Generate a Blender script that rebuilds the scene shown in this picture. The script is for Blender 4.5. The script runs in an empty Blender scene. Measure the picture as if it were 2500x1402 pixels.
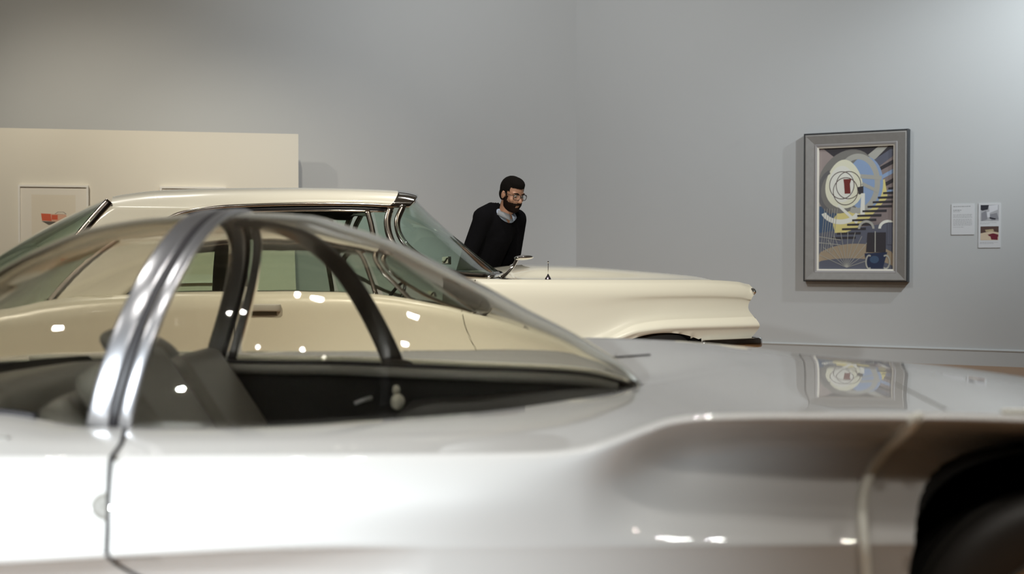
import bpy, bmesh, math, random
import numpy as np
from mathutils import Vector, Matrix

random.seed(3)
scene = bpy.context.scene
# ------------------------------------------------------------------ camera, light, exposure
F = 3200.0          # focal length in pixels of a 2500 px wide frame
CH = 1.05           # camera height
HZ = 640.0          # horizon row
cam_d = bpy.data.cameras.new('camera')
cam = bpy.data.objects.new('camera', cam_d)
scene.collection.objects.link(cam)
cam_d.sensor_width = 36.0
cam_d.lens = 36.0 * F / 2500.0
cam.location = (0, 0, CH)
cam.rotation_euler = (math.radians(90) - math.atan((701 - HZ) / F), math.radians(0.0), 0)
cam_d.clip_end = 100
cam_d.dof.use_dof = True
cam_d.dof.focus_distance = 8.6
cam_d.dof.aperture_fstop = 2.5
scene.camera = cam

vs = scene.view_settings
vs.view_transform = 'Standard'
vs.look = 'None'
vs.gamma = 1.0
vs.use_curve_mapping = False
vs.exposure = 0.25

scene.cycles.transparent_max_bounces = 40
scene.cycles.max_bounces = 18
scene.cycles.transmission_bounces = 18
scene.cycles.glossy_bounces = 8
scene.cycles.diffuse_bounces = 4
world = bpy.data.worlds.new('world')
scene.world = world
world.use_nodes = True
world.node_tree.nodes['Background'].inputs[0].default_value = (0.8, 0.8, 0.78, 1)
world.node_tree.nodes['Background'].inputs[1].default_value = 0.02

def spot(loc, target, energy, angle=40, blend=0.6, color=(1, 0.95, 0.86), radius=0.06):
    d = bpy.data.lights.new('gallery_spot', 'SPOT')
    d.energy = energy
    d.spot_size = math.radians(angle)
    d.spot_blend = blend
    d.color = color
    d.shadow_soft_size = radius
    o = bpy.data.objects.new('gallery_spot', d)
    scene.collection.objects.link(o)
    o.location = loc
    v = Vector(target) - Vector(loc)
    o.rotation_euler = v.to_track_quat('-Z', 'Y').to_euler()
    return o

COOL = (0.93, 0.97, 1.0)
WARM = (1.0, 0.93, 0.80)
NEUT = (1.0, 0.97, 0.92)
# wall washers
BLUE = (0.86, 0.94, 1.0)
spot((5.4, 9.4, 4.9), (5.6, 12.7, 2.9), 640, 95, 1.0, BLUE)
spot((6.4, 10.6, 4.9), (4.0, 13.8, 2.0), 330, 46, 1.0, BLUE)
spot((1.6, 10.0, 4.9), (2.0, 14.8, 3.0), 60, 110, 1.0, NEUT)
spot((-0.7, 10.2, 4.9), (0.2, 15.2, 3.0), 500, 110, 1.0, COOL)
spot((-4.4, 9.6, 4.9), (-4.8, 14.2, 4.2), 190, 60, 1.0, WARM)
spot((-4.6, 9.6, 4.9), (-4.4, 13.8, 1.4), 520, 60, 1.0, WARM)
spot((-1.9, 9.8, 4.9), (-2.6, 14.2, 1.3), 300, 50, 1.0, WARM)
# over the cream car
spot((-2.2, 3.2, 4.9), (-1.4, 7.4, 0.8), 590, 65, 0.8, WARM)
spot((1.1, 3.6, 4.9), (0.9, 7.9, 0.8), 470, 65, 0.8, WARM)
spot((0.2, 8.2, 4.9), (0.3, 8.6, 0.9), 180, 75, 0.8, NEUT)
spot((-2.4, 8.4, 4.9), (-2.0, 8.2, 1.0), 140, 75, 0.8, NEUT)
# over the silver car; the first stands low, off to the left behind the camera
spot((-2.9, -3.6, 2.35), (-0.98, 2.35, 0.57), 2600, 25, 1.0, (0.88, 0.95, 1.0), 0.09)
spot((-1.2, 1.2, 4.9), (-0.9, 3.0, 0.9), 50, 60, 0.8, NEUT, 0.05)
spot((-0.9, 1.25, 4.9), (-0.6, 3.0, 0.9), 40, 60, 0.8, NEUT, 0.05)
spot((0.4, 2.6, 4.9), (0.0, 3.2, 0.8), 90, 60, 0.8, NEUT, 0.05)
spot((0.65, 2.65, 4.9), (0.1, 3.2, 0.8), 60, 60, 0.8, NEUT, 0.05)
spot((2.2, 3.8, 4.9), (0.6, 3.4, 0.8), 90, 60, 0.8, NEUT, 0.05)
spot((-2.4, 3.6, 4.9), (-1.0, 3.3, 0.8), 90, 60, 0.8, NEUT, 0.05)
spot((-3.6, 0.6, 4.9), (-1.2, 3.2, 0.9), 60, 60, 0.8, NEUT, 0.05)
spot((3.2, 1.4, 4.9), (0.6, 3.2, 0.8), 60, 60, 0.8, NEUT, 0.05)
spot((-0.2, -1.6, 4.9), (-0.6, 3.0, 0.9), 60, 60, 0.8, NEUT, 0.05)
spot((1.6, -1.4, 4.9), (-0.2, 3.0, 0.9), 60, 60, 0.8, NEUT, 0.05)
# unseen lamps behind the camera, added to brighten the floor mirrored in the flank
spot((1.4, -1.4, 4.9), (1.2, 0.2, 0.0), 170, 55, 1.0, WARM)
spot((2.5, -2.0, 4.9), (2.0, -1.0, 0.0), 150, 90, 1.0, WARM)
spot((-2.5, -3.0, 4.9), (-2.0, -2.4, 0.0), 80, 90, 1.0, WARM)

# ------------------------------------------------------------------ helpers
def link(o):
    scene.collection.objects.link(o)
    return o

def tag(o, label=None, cat=None, group=None, kind=None):
    if label: o['label'] = label
    if cat: o['category'] = cat
    if group: o['group'] = group
    if kind: o['kind'] = kind
    return o

def empty(name, loc, label, cat, group=None):
    o = bpy.data.objects.new(name, None)
    link(o)
    o.location = loc
    o.empty_display_size = 0.1
    return tag(o, label, cat, group)

def mobj(name, verts, faces, mat, parent=None, smooth=True, label=None, mats=None, fm=None):
    me = bpy.data.meshes.new(name)
    me.from_pydata([tuple(map(float, v)) for v in verts], [], faces)
    me.validate()
    for m in (mats or [mat]):
        me.materials.append(m)
    if fm is not None and len(fm) == len(me.polygons):
        me.polygons.foreach_set('material_index', fm)
    if smooth:
        me.polygons.foreach_set('use_smooth', [True] * len(me.polygons))
    me.update()
    o = bpy.data.objects.new(name, me)
    link(o)
    if parent is not None:
        o.parent = parent
        o.matrix_parent_inverse = Matrix.Translation(parent_world(parent)).inverted()
    if label: o['label'] = label
    return o

def parent_world(p):
    v = Vector(p.location)
    # parts carry their vertices in world space and sit at local identity
    return v if p.type == 'EMPTY' else Vector((0, 0, 0))

def fix_normals(o):
    bm = bmesh.new(); bm.from_mesh(o.data)
    bmesh.ops.recalc_face_normals(bm, faces=bm.faces)
    bm.to_mesh(o.data); bm.free()
    return o

def solid(o, t, offset=0.0):
    m = o.modifiers.new('thickness', 'SOLIDIFY'); m.thickness = t; m.offset = offset
    return o

def grid_faces(nu, nv, closed_v=False):
    f = []
    for i in range(nu - 1):
        for j in range(nv - 1 if not closed_v else nv):
            a = i * nv + j; b = i * nv + (j + 1) % nv
            f.append((a, b, b + nv, a + nv))
    return f

def pchip(xs, ys):
    xs = np.array(xs, float); ys = np.array(ys, float)
    o = np.argsort(xs); xs = xs[o]; ys = ys[o]
    h = np.diff(xs); d = np.diff(ys) / h
    m = np.zeros(len(xs))
    if len(xs) > 2:
        for i in range(1, len(xs) - 1):
            if d[i - 1] * d[i] > 0:
                w1 = 2 * h[i] + h[i - 1]; w2 = h[i] + 2 * h[i - 1]
                m[i] = (w1 + w2) / (w1 / d[i - 1] + w2 / d[i])
    m[0] = d[0]; m[-1] = d[-1]
    def f(x):
        x = float(min(max(x, xs[0]), xs[-1]))
        i = int(min(max(np.searchsorted(xs, x) - 1, 0), len(xs) - 2))
        t = (x - xs[i]) / h[i]
        return ((1 + 2 * t) * (1 - t) ** 2 * ys[i] + t * (1 - t) ** 2 * h[i] * m[i]
                + t * t * (3 - 2 * t) * ys[i + 1] + t * t * (t - 1) * h[i] * m[i + 1])
    return f

def catmull(pts, n=8):
    P = [np.array(p, float) for p in pts]
    P = [2 * P[0] - P[1]] + P + [2 * P[-1] - P[-2]]
    out = []
    for i in range(1, len(P) - 2):
        p0, p1, p2, p3 = P[i - 1], P[i], P[i + 1], P[i + 2]
        a = 0.5
        t0 = 0; t1 = t0 + max(np.linalg.norm(p1 - p0), 1e-6) ** a
        t2 = t1 + max(np.linalg.norm(p2 - p1), 1e-6) ** a
        t3 = t2 + max(np.linalg.norm(p3 - p2), 1e-6) ** a
        for k in range(n):
            t = t1 + (t2 - t1) * k / n
            A1 = (t1 - t) / (t1 - t0) * p0 + (t - t0) / (t1 - t0) * p1
            A2 = (t2 - t) / (t2 - t1) * p1 + (t - t1) / (t2 - t1) * p2
            A3 = (t3 - t) / (t3 - t2) * p2 + (t - t2) / (t3 - t2) * p3
            B1 = (t2 - t) / (t2 - t0) * A1 + (t - t0) / (t2 - t0) * A2
            B2 = (t3 - t) / (t3 - t1) * A2 + (t - t1) / (t3 - t1) * A3
            out.append((t2 - t) / (t2 - t1) * B1 + (t - t1) / (t2 - t1) * B2)
    out.append(P[-2])
    return out

def tube_mesh(path, r, seg=10, flat=None, up=None):
    """path of points; r a number or a list; flat=(a,b) ribbon half sizes"""
    path = [Vector(p) for p in path]
    V = []; Fc = []
    n = len(path)
    prev = None
    for i, p in enumerate(path):
        t = (path[min(i + 1, n - 1)] - path[max(i - 1, 0)]).normalized()
        if up is not None:
            u = Vector(up[i] if isinstance(up, list) else up)
            u = (u - t * u.dot(t)).normalized()
        elif prev is None:
            u = Vector((0, 0, 1)) if abs(t.z) < 0.9 else Vector((1, 0, 0))
            u = (u - t * u.dot(t)).normalized()
        else:
            u = (prev - t * prev.dot(t)).normalized()
        prev = u
        s = t.cross(u)
        rr = r[i] if isinstance(r, (list, tuple)) else r
        for k in range(seg):
            a = 2 * math.pi * k / seg
            if flat:
                ca, sa = math.cos(a), math.sin(a)
                x = math.copysign(abs(ca) ** 0.5, ca) * flat[0]; y = math.copysign(abs(sa) ** 0.5, sa) * flat[1]
            else:
                x = rr * math.cos(a); y = rr * math.sin(a)
            V.append(p + s * x + u * y)
    Fc = grid_faces(n, seg, True)
    Fc.append(tuple(range(seg - 1, -1, -1)))
    Fc.append(tuple(range((n - 1) * seg, n * seg)))
    return V, Fc

def tube(name, path, r, mat, parent=None, seg=10, flat=None, up=None, smooth_path=True, label=None):
    if smooth_path and len(path) > 2:
        path = catmull(path, 8)
    V, Fc = tube_mesh(path, r if not isinstance(r, list) else list(np.interp(np.linspace(0, 1, len(path)), np.linspace(0, 1, len(r)), r)), seg, flat, up)
    return mobj(name, V, Fc, mat, parent, True, label)

def box(name, c, size, mat, parent=None, bevel=0.0, rot=None, label=None, axes=None):
    bm = bmesh.new()
    bmesh.ops.create_cube(bm, size=1)
    bmesh.ops.scale(bm, vec=size, verts=bm.verts)
    if bevel > 0:
        bmesh.ops.bevel(bm, geom=bm.edges[:], offset=bevel, segments=3, profile=0.7, affect='EDGES')
    M = Matrix.Translation(Vector(c))
    if axes is not None:
        R = Matrix((axes[0], axes[1], axes[2])).transposed().to_4x4()
        M = M @ R
    elif rot is not None:
        from mathutils import Euler
        M = M @ Euler(rot).to_matrix().to_4x4()
    bmesh.ops.transform(bm, matrix=M, verts=bm.verts)
    V = [v.co.copy() for v in bm.verts]; bm.verts.index_update()
    Fc = [[v.index for v in f.verts] for f in bm.faces]
    bm.free()
    return mobj(name, V, Fc, mat, parent, bevel > 0.004, label)

def ellipsoid(name, c, size, mat, parent=None, rot=None, axes=None, label=None, seg=20):
    bm = bmesh.new()
    bmesh.ops.create_uvsphere(bm, u_segments=seg, v_segments=seg // 2 + 2, radius=1)
    bmesh.ops.scale(bm, vec=size, verts=bm.verts)
    M = Matrix.Translation(Vector(c))
    if axes is not None:
        M = M @ Matrix((axes[0], axes[1], axes[2])).transposed().to_4x4()
    elif rot is not None:
        from mathutils import Euler
        M = M @ Euler(rot).to_matrix().to_4x4()
    bmesh.ops.transform(bm, matrix=M, verts=bm.verts)
    bm.verts.index_update()
    V = [v.co.copy() for v in bm.verts]; Fc = [[v.index for v in f.verts] for f in bm.faces]
    bm.free()
    return mobj(name, V, Fc, mat, parent, True, label)

def lathe(name, prof, axis_o, axis_d, mat, parent=None, seg=48, label=None):
    """prof: list of (radius, along)"""
    d = Vector(axis_d).normalized()
    u = Vector((0, 0, 1)) if abs(d.z) < 0.9 else Vector((1, 0, 0))
    u = (u - d * u.dot(d)).normalized(); s = d.cross(u)
    V = []
    for (r, a) in prof:
        for k in range(seg):
            t = 2 * math.pi * k / seg
            V.append(Vector(axis_o) + d * a + (u * math.cos(t) + s * math.sin(t)) * r)
    return fix_normals(mobj(name, V, grid_faces(len(prof), seg, True), mat, parent, True, label))

def fuse(name, prims, mat, parent=None, voxel=0.012, smooth=6, label=None, cut=None):
    """one continuous surface out of ellipsoids ('e',centre,size,axes) and tapered limbs ('c',p,q,r0,r1)"""
    bm = bmesh.new()
    for p in prims:
        if p[0] == 'e':
            r = bmesh.ops.create_icosphere(bm, subdivisions=3, radius=1)
            vs_ = r['verts']
            bmesh.ops.scale(bm, vec=p[2], verts=vs_)
            M = Matrix.Translation(Vector(p[1]))
            if len(p) > 3 and p[3] is not None:
                M = M @ Matrix(p[3]).transposed().to_4x4()
            bmesh.ops.transform(bm, matrix=M, verts=vs_)
        else:
            a, b, r0, r1 = Vector(p[1]), Vector(p[2]), p[3], p[4]
            L = (b - a).length
            r = bmesh.ops.create_cone(bm, cap_ends=True, segments=16, radius1=r0, radius2=r1, depth=L)
            q = (b - a).to_track_quat('Z', 'Y').to_matrix().to_4x4()
            bmesh.ops.transform(bm, matrix=Matrix.Translation((a + b) / 2) @ q, verts=r['verts'])
            for c, rr in ((a, r0), (b, r1)):
                r = bmesh.ops.create_icosphere(bm, subdivisions=2, radius=rr)
                bmesh.ops.translate(bm, vec=c, verts=r['verts'])
    me = bpy.data.meshes.new(name + '_base'); bm.to_mesh(me); bm.free()
    o = bpy.data.objects.new(name + '_base', me); link(o)
    m = o.modifiers.new('r', 'REMESH'); m.mode = 'VOXEL'; m.voxel_size = voxel
    s = o.modifiers.new('s', 'SMOOTH'); s.iterations = smooth; s.factor = 0.5
    dg = bpy.context.evaluated_depsgraph_get()
    me2 = bpy.data.meshes.new_from_object(o.evaluated_get(dg))
    bpy.data.objects.remove(o); bpy.data.meshes.remove(me)
    me2.name = name
    if cut is not None:
        bm = bmesh.new(); bm.from_mesh(me2)
        dele = [f for f in bm.faces if not cut(f.calc_center_median())]
        bmesh.ops.delete(bm, geom=dele, context='FACES')
        bm.to_mesh(me2); bm.free()
    me2.materials.clear(); me2.materials.append(mat)
    me2.polygons.foreach_set('use_smooth', [True] * len(me2.polygons))
    o = bpy.data.objects.new(name, me2); link(o)
    if parent is not None:
        o.parent = parent
        o.matrix_parent_inverse = Matrix.Translation(parent_world(parent)).inverted()
    if label: o['label'] = label
    return o

# ------------------------------------------------------------------ materials
def mat(name, col, rough=0.5, metal=0.0, coat=0.0, spec=0.5, noise=0.0, nscale=8.0, bump=0.0, bscale=200.0, coat_rough=0.02):
    m = bpy.data.materials.new(name); m.use_nodes = True
    nt = m.node_tree; b = nt.nodes['Principled BSDF']
    b.inputs['Base Color'].default_value = (*col, 1)
    b.inputs['Roughness'].default_value = rough
    b.inputs['Metallic'].default_value = metal
    b.inputs['Coat Weight'].default_value = coat
    b.inputs['Coat Roughness'].default_value = coat_rough
    b.inputs['Specular IOR Level'].default_value = spec
    tc = nt.nodes.new('ShaderNodeTexCoord')
    if noise > 0:
        n = nt.nodes.new('ShaderNodeTexNoise'); n.inputs['Scale'].default_value = nscale
        n.inputs['Detail'].default_value = 4
        nt.links.new(tc.outputs['Object'], n.inputs['Vector'])
        mx = nt.nodes.new('ShaderNodeMix'); mx.data_type = 'RGBA'
        mx.inputs[6].default_value = (*[c * (1 - noise) for c in col], 1)
        mx.inputs[7].default_value = (*[min(1, c * (1 + noise)) for c in col], 1)
        nt.links.new(n.outputs['Fac'], mx.inputs[0])
        nt.links.new(mx.outputs[2], b.inputs['Base Color'])
    if bump > 0:
        n2 = nt.nodes.new('ShaderNodeTexNoise'); n2.inputs['Scale'].default_value = bscale
        nt.links.new(tc.outputs['Object'], n2.inputs['Vector'])
        bp = nt.nodes.new('ShaderNodeBump'); bp.inputs['Strength'].default_value = bump
        bp.inputs['Distance'].default_value = 0.002
        nt.links.new(n2.outputs['Fac'], bp.inputs['Height'])
        nt.links.new(bp.outputs['Normal'], b.inputs['Normal'])
    return m

def thin_glass(name, tint, ior=1.5, gain=1.0):
    m = bpy.data.materials.new(name); m.use_nodes = True
    nt = m.node_tree; nt.nodes.clear()
    out = nt.nodes.new('ShaderNodeOutputMaterial')
    tr = nt.nodes.new('ShaderNodeBsdfTransparent'); tr.inputs[0].default_value = (*tint, 1)
    gl = nt.nodes.new('ShaderNodeBsdfGlossy'); gl.inputs['Roughness'].default_value = 0.015
    gl.inputs[0].default_value = (1, 1, 1, 1)
    # Schlick reflectance of a clear sheet, the same from either side
    lw = nt.nodes.new('ShaderNodeLayerWeight'); lw.inputs['Blend'].default_value = 0.5
    pw = nt.nodes.new('ShaderNodeMath'); pw.operation = 'POWER'; pw.inputs[1].default_value = 5.0
    nt.links.new(lw.outputs['Facing'], pw.inputs[0])
    f0 = ((ior - 1) / (ior + 1)) ** 2
    ma = nt.nodes.new('ShaderNodeMath'); ma.operation = 'MULTIPLY_ADD'
    ma.inputs[1].default_value = (1 - f0) * gain; ma.inputs[2].default_value = f0; ma.use_clamp = True
    nt.links.new(pw.outputs[0], ma.inputs[0])
    mix = nt.nodes.new('ShaderNodeMixShader')
    nt.links.new(ma.outputs[0], mix.inputs[0])
    nt.links.new(tr.outputs[0], mix.inputs[1]); nt.links.new(gl.outputs[0], mix.inputs[2])
    nt.links.new(mix.outputs[0], out.inputs[0])
    return m

M = {}
M['wall_grey'] = mat('wall_grey_paint', (0.50, 0.505, 0.495), 0.85, noise=0.015, nscale=1.5, bump=0.15, bscale=120)
M['wall_cream'] = mat('partition_cream_paint', (0.72, 0.68, 0.58), 0.85, noise=0.01, nscale=1.5, bump=0.1)
M['ceiling'] = mat('ceiling_paint', (0.30, 0.30, 0.29), 0.9)
M['base'] = mat('baseboard_paint', (0.47, 0.475, 0.465), 0.55)
M['silver'] = mat('silver_car_paint', (0.62, 0.61, 0.585), 0.5, metal=0.12, coat=1.0)
M['white_trim'] = mat('pale_trim', (0.88, 0.87, 0.78), 0.45)
M['dark_gap'] = mat('panel_gap_black', (0.012, 0.011, 0.012), 0.7)
M['seal'] = mat('rubber_seal', (0.02, 0.018, 0.02), 0.5)
M['brushed'] = mat('satin_aluminium', (0.55, 0.55, 0.57), 0.28, metal=0.9)
M['darkstrut'] = mat('dark_strut_metal', (0.035, 0.03, 0.025), 0.3, metal=0.3, coat=0.4)
M['chrome'] = mat('chrome', (0.78, 0.77, 0.75), 0.06, metal=1.0)
M['leather'] = mat('black_leather', (0.17, 0.16, 0.14), 0.36, spec=0.6, bump=0.2, bscale=300)
M['interior'] = mat('black_interior', (0.006, 0.0055, 0.005), 0.7, spec=0.2)
M['sill'] = mat('grey_sill', (0.22, 0.21, 0.19), 0.35, metal=0.3)
M['tire'] = mat('tyre_rubber', (0.05, 0.045, 0.04), 0.45, bump=0.2, bscale=80)
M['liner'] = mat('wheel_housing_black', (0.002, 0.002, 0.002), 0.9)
dm = bpy.data.materials.new('clear_canopy_acrylic'); dm.use_nodes = True
dnt = dm.node_tree; dnt.nodes.clear()
dout = dnt.nodes.new('ShaderNodeOutputMaterial'); dgl = dnt.nodes.new('ShaderNodeBsdfGlass')
dgl.inputs['Color'].default_value = (0.985, 0.975, 0.94, 1); dgl.inputs['Roughness'].default_value = 0.0; dgl.inputs['IOR'].default_value = 1.47
dnt.links.new(dgl.outputs[0], dout.inputs[0])
M['dome'] = dm
M['knob'] = mat('knob_chrome', (0.75, 0.72, 0.62), 0.2, metal=0.6)
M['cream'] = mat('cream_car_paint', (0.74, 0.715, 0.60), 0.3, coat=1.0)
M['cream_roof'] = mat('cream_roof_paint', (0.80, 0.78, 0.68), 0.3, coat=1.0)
M['green_glass'] = thin_glass('green_tinted_glass', (0.87, 0.935, 0.90), 1.45, 1.0)
M['headliner'] = mat('dark_headliner', (0.03, 0.028, 0.024), 0.9)
M['seat_brown'] = mat('car_seat_fabric', (0.10, 0.10, 0.085), 0.7)
M['sweater'] = mat('black_wool', (0.0045, 0.0045, 0.006), 0.95, spec=0.1, bump=0.3, bscale=150)
M['trousers'] = mat('dark_trousers', (0.01, 0.01, 0.014), 0.9)
M['skin'] = mat('skin', (0.46, 0.25, 0.17), 0.5, noise=0.06, nscale=30)
M['hair'] = mat('dark_hair', (0.005, 0.004, 0.0035), 0.9, spec=0.15, bump=0.5, bscale=250)
M['beard'] = mat('brown_beard', (0.012, 0.006, 0.0045), 0.9, spec=0.15, bump=0.5, bscale=300)
M['shirt'] = mat('blue_shirt', (0.32, 0.38, 0.50), 0.8)
M['shirt_grey'] = mat('grey_shirt', (0.25, 0.27, 0.30), 0.8)
M['eye'] = mat('eye_white', (0.6, 0.58, 0.55), 0.3)
M['black'] = mat('black_plastic', (0.012, 0.012, 0.014), 0.3)
M['shoe'] = mat('black_shoe', (0.01, 0.01, 0.01), 0.3)
M['lens_glass'] = thin_glass('spectacle_lens', (0.97, 0.97, 0.97), 1.5)
M['frame_grey'] = mat('weathered_grey_wood', (0.27, 0.255, 0.235), 0.6, noise=0.12, nscale=20)
M['frame_dark'] = mat('dark_frame_edge', (0.03, 0.033, 0.036), 0.5)
M['liner_cream'] = mat('cream_slip', (0.75, 0.70, 0.60), 0.6)
M['white_frame'] = mat('white_frame', (0.80, 0.78, 0.72), 0.5)
M['mat_board'] = mat('mat_board', (0.76, 0.72, 0.63), 0.9)
M['drawing_paper'] = mat('drawing_paper', (0.72, 0.66, 0.54), 0.9)
M['paper_white'] = mat('label_card', (0.62, 0.62, 0.62), 0.8)
M['ink'] = mat('print_grey', (0.30, 0.30, 0.30), 0.8)

# wooden floor
fm_ = bpy.data.materials.new('oak_floor'); fm_.use_nodes = True
nt = fm_.node_tree; b = nt.nodes['Principled BSDF']
tc = nt.nodes.new('ShaderNodeTexCoord'); mp = nt.nodes.new('ShaderNodeMapping')
mp.inputs['Scale'].default_value = (1.2, 14, 1)
wv = nt.nodes.new('ShaderNodeTexNoise'); wv.inputs['Scale'].default_value = 3; wv.inputs['Detail'].default_value = 6
cr = nt.nodes.new('ShaderNodeValToRGB')
cr.color_ramp.elements[0].color = (0.24, 0.125, 0.055, 1); cr.color_ramp.elements[1].color = (0.36, 0.20, 0.095, 1)
nt.links.new(tc.outputs['Object'], mp.inputs[0]); nt.links.new(mp.outputs[0], wv.inputs['Vector'])
nt.links.new(wv.outputs['Fac'], cr.inputs[0]); nt.links.new(cr.outputs[0], b.inputs['Base Color'])
b.inputs['Roughness'].default_value = 0.35
M['floor'] = fm_

# ------------------------------------------------------------------ room
ZC = 5.2
CORNER = Vector((0.763, 15.56, 0))
dR = Vector((1.734, -1.0, 0)).normalized()      # along the right wall, to the right
dL = Vector((-4.5, -1.0, 0)).normalized()        # along the left wall, to the left
nR = Vector((-dR.y, dR.x, 0))                    # outward (away from camera) normals
nR = nR if nR.y > 0 else -nR
nL = Vector((-dL.y, dL.x, 0)); nL = nL if nL.y > 0 else -nL

def prism(name, pts, z0, z1, mat_, parent=None, kind='structure', smooth=False):
    n = len(pts)
    V = [(p[0], p[1], z0) for p in pts] + [(p[0], p[1], z1) for p in pts]
    Fc = [tuple(range(n - 1, -1, -1)), tuple(range(n, 2 * n))]
    Fc += [(i, (i + 1) % n, (i + 1) % n + n, i + n) for i in range(n)]
    o = fix_normals(mobj(name, V, Fc, mat_, parent, smooth))
    if kind and parent is None: o['kind'] = kind
    return o

RE = CORNER + dR * 9.0
LE = CORNER + dL * 9.2
XR, XL, YB = RE.x, LE.x, -7.0
T = 0.2
prism('floor', [(XL - T, YB - T), (XR + T, YB - T), (XR + T, 17), (XL - T, 17)], -0.1, 0, M['floor'])
prism('ceiling', [(XL - T, YB - T), (XR + T, YB - T), (XR + T, 17), (XL - T, 17)], ZC, ZC + 0.1, M['ceiling'])
prism('wall_right', [CORNER[:2], RE[:2], (RE + nR * T)[:2], (CORNER + nR * T + nL * 0.0)[:2]], 0, ZC, M['wall_grey'])
prism('wall_left', [CORNER[:2], LE[:2], (LE + nL * T)[:2], (CORNER + nL * T)[:2]], 0, ZC, M['wall_grey'])
prism('wall_far_right', [(XR, YB), (XR + T, YB), (XR + T, RE.y + T), (XR, RE.y)], 0, ZC, M['wall_grey'])
prism('wall_far_left', [(XL, YB), (XL - T, YB), (XL - T, LE.y + T), (XL, LE.y)], 0, ZC, M['wall_grey'])
prism('wall_behind', [(XL, YB - T), (XR, YB - T), (XR, YB), (XL, YB)], 0, ZC, M['wall_grey'])

def baseboard(name, a, d, n, L):
    """profiled skirting: flat board 0.16 high with a thin cap"""
    prof = [(0, 0), (0.018, 0), (0.018, 0.150), (0.024, 0.153), (0.024, 0.162), (0.012, 0.170), (0, 0.172)]
    V = []
    for s in (0, L):
        for (q, z) in prof:
            p = a + d * s - n * q
            V.append((p.x, p.y, z))
    k = len(prof)
    Fc = [(i, (i + 1) % k, (i + 1) % k + k, i + k) for i in range(k)] + [tuple(range(k)), tuple(range(2 * k - 1, k - 1, -1))]
    o = fix_normals(mobj(name, V, Fc, M['base'], None, False)); o['kind'] = 'structure'
baseboard('baseboard_right', CORNER + dR * 0.03, dR, nR, 8.9)
baseboard('baseboard_left', CORNER + dL * 0.03, dL, nL, 9.1)

# free-standing display partition
PA = Vector((-2.32, 14.26, 0))                   # its right-hand end, front face
PL = 4.6
prism('wall_partition', [PA[:2], (PA + dL * PL)[:2], (PA + dL * PL + nL * 0.16)[:2], (PA + nL * 0.16)[:2]], 0, 2.44, M['wall_cream'])

# ------------------------------------------------------------------ things on the walls
def wall_frame(origin, d, n):
    """point on a wall: s metres along d, z up, q out of the wall toward the room"""
    return lambda s, z, q=0.0: origin + d * s - n * q + Vector((0, 0, z))

def ray_wall(px, origin, d):
    u = (px - 1250) / F
    return (u * origin.y - origin.x) / (d.x - u * d.y)

def wall_z(px, py, origin, d):
    s = ray_wall(px, origin, d)
    Y = (origin + d * s).y
    return s, CH - (py - HZ) / F * Y

def slab(name, W, s0, s1, z0, z1, q0, q1, mat_, parent, label=None, bevel=0.0):
    V = [W(s, z, q) for q in (q0, q1) for (s, z) in ((s0 + (bevel if q == q1 else 0), z0 + (bevel if q == q1 else 0)), (s1 - (bevel if q == q1 else 0), z0 + (bevel if q == q1 else 0)), (s1 - (bevel if q == q1 else 0), z1 - (bevel if q == q1 else 0)), (s0 + (bevel if q == q1 else 0), z1 - (bevel if q == q1 else 0)))]
    Fc = [(3, 2, 1, 0), (4, 5, 6, 7), (0, 1, 5, 4), (1, 2, 6, 5), (2, 3, 7, 6), (3, 0, 4, 7)]
    return fix_normals(mobj(name, V, Fc, mat_, parent, False, label))

def frame_ring(name, W, s0, s1, z0, z1, w, prof, mat_, parent, label=None):
    """mitred frame; prof = list of (inset, q)"""
    V = []
    for (i, q) in prof:
        for (s, z) in ((s0 + i, z0 + i), (s1 - i, z0 + i), (s1 - i, z1 - i), (s0 + i, z1 - i)):
            V.append(W(s, z, q))
    n = len(prof); Fc = []
    for a in range(n):
        b2 = (a + 1) % n
        for k in range(4):
            Fc.append((a * 4 + k, a * 4 + (k + 1) % 4, b2 * 4 + (k + 1) % 4, b2 * 4 + k))
    return fix_normals(mobj(name, V, Fc, mat_, parent, False, label))

# --- the large abstract painting on the right wall
WR = wall_frame(CORNER, dR, nR)
sA, zA = wall_z(1968, 332, CORNER, dR)
sB, zB = wall_z(2218, 320, CORNER, dR)
_, zb1 = wall_z(1970, 686, CORNER, dR)
_, zb2 = wall_z(2218, 688, CORNER, dR)
pz1 = (zA + zB) / 2; pz0 = (zb1 + zb2) / 2
pw = sB - sA; ph = pz1 - pz0
pc = WR((sA + sB) / 2, pz0, 0.0)
painting = empty('painting', pc, 'tall framed abstract painting with pale oval, rings and stepped bars on the grey wall', 'painting')
frame_ring('picture_frame', WR, sA, sB, pz0, pz1, 0.12, [(0, 0.0), (0, 0.075), (0.018, 0.085), (0.105, 0.060), (0.112, 0.045), (0.112, 0.0)], M['frame_grey'], painting)
frame_ring('frame_edge', WR, sA - 0.006, sB + 0.010, pz0 - 0.004, pz1 + 0.014, 0.02, [(0, 0.0), (0, 0.078), (0.012, 0.084), (0.012, 0.0)], M['frame_dark'], painting, 'dark outer edge of the frame')
frame_ring('inner_moulding', WR, sA + 0.105, sB - 0.105, pz0 + 0.085, pz1 - 0.105, 0.03, [(0, 0.0), (0, 0.058), (0.008, 0.066), (0.028, 0.060), (0.030, 0.0)], mat('inner_moulding_grey', (0.33, 0.31, 0.30), 0.5), painting)
frame_ring('slip', WR, sA + 0.133, sB - 0.133, pz0 + 0.113, pz1 - 0.133, 0.02, [(0, 0.0), (0, 0.056), (0.016, 0.050), (0.016, 0.0)], M['liner_cream'], painting, 'cream slip around the canvas')
c0, c1, e0, e1 = sA + 0.147, sB - 0.147, pz0 + 0.127, pz1 - 0.147
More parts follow.
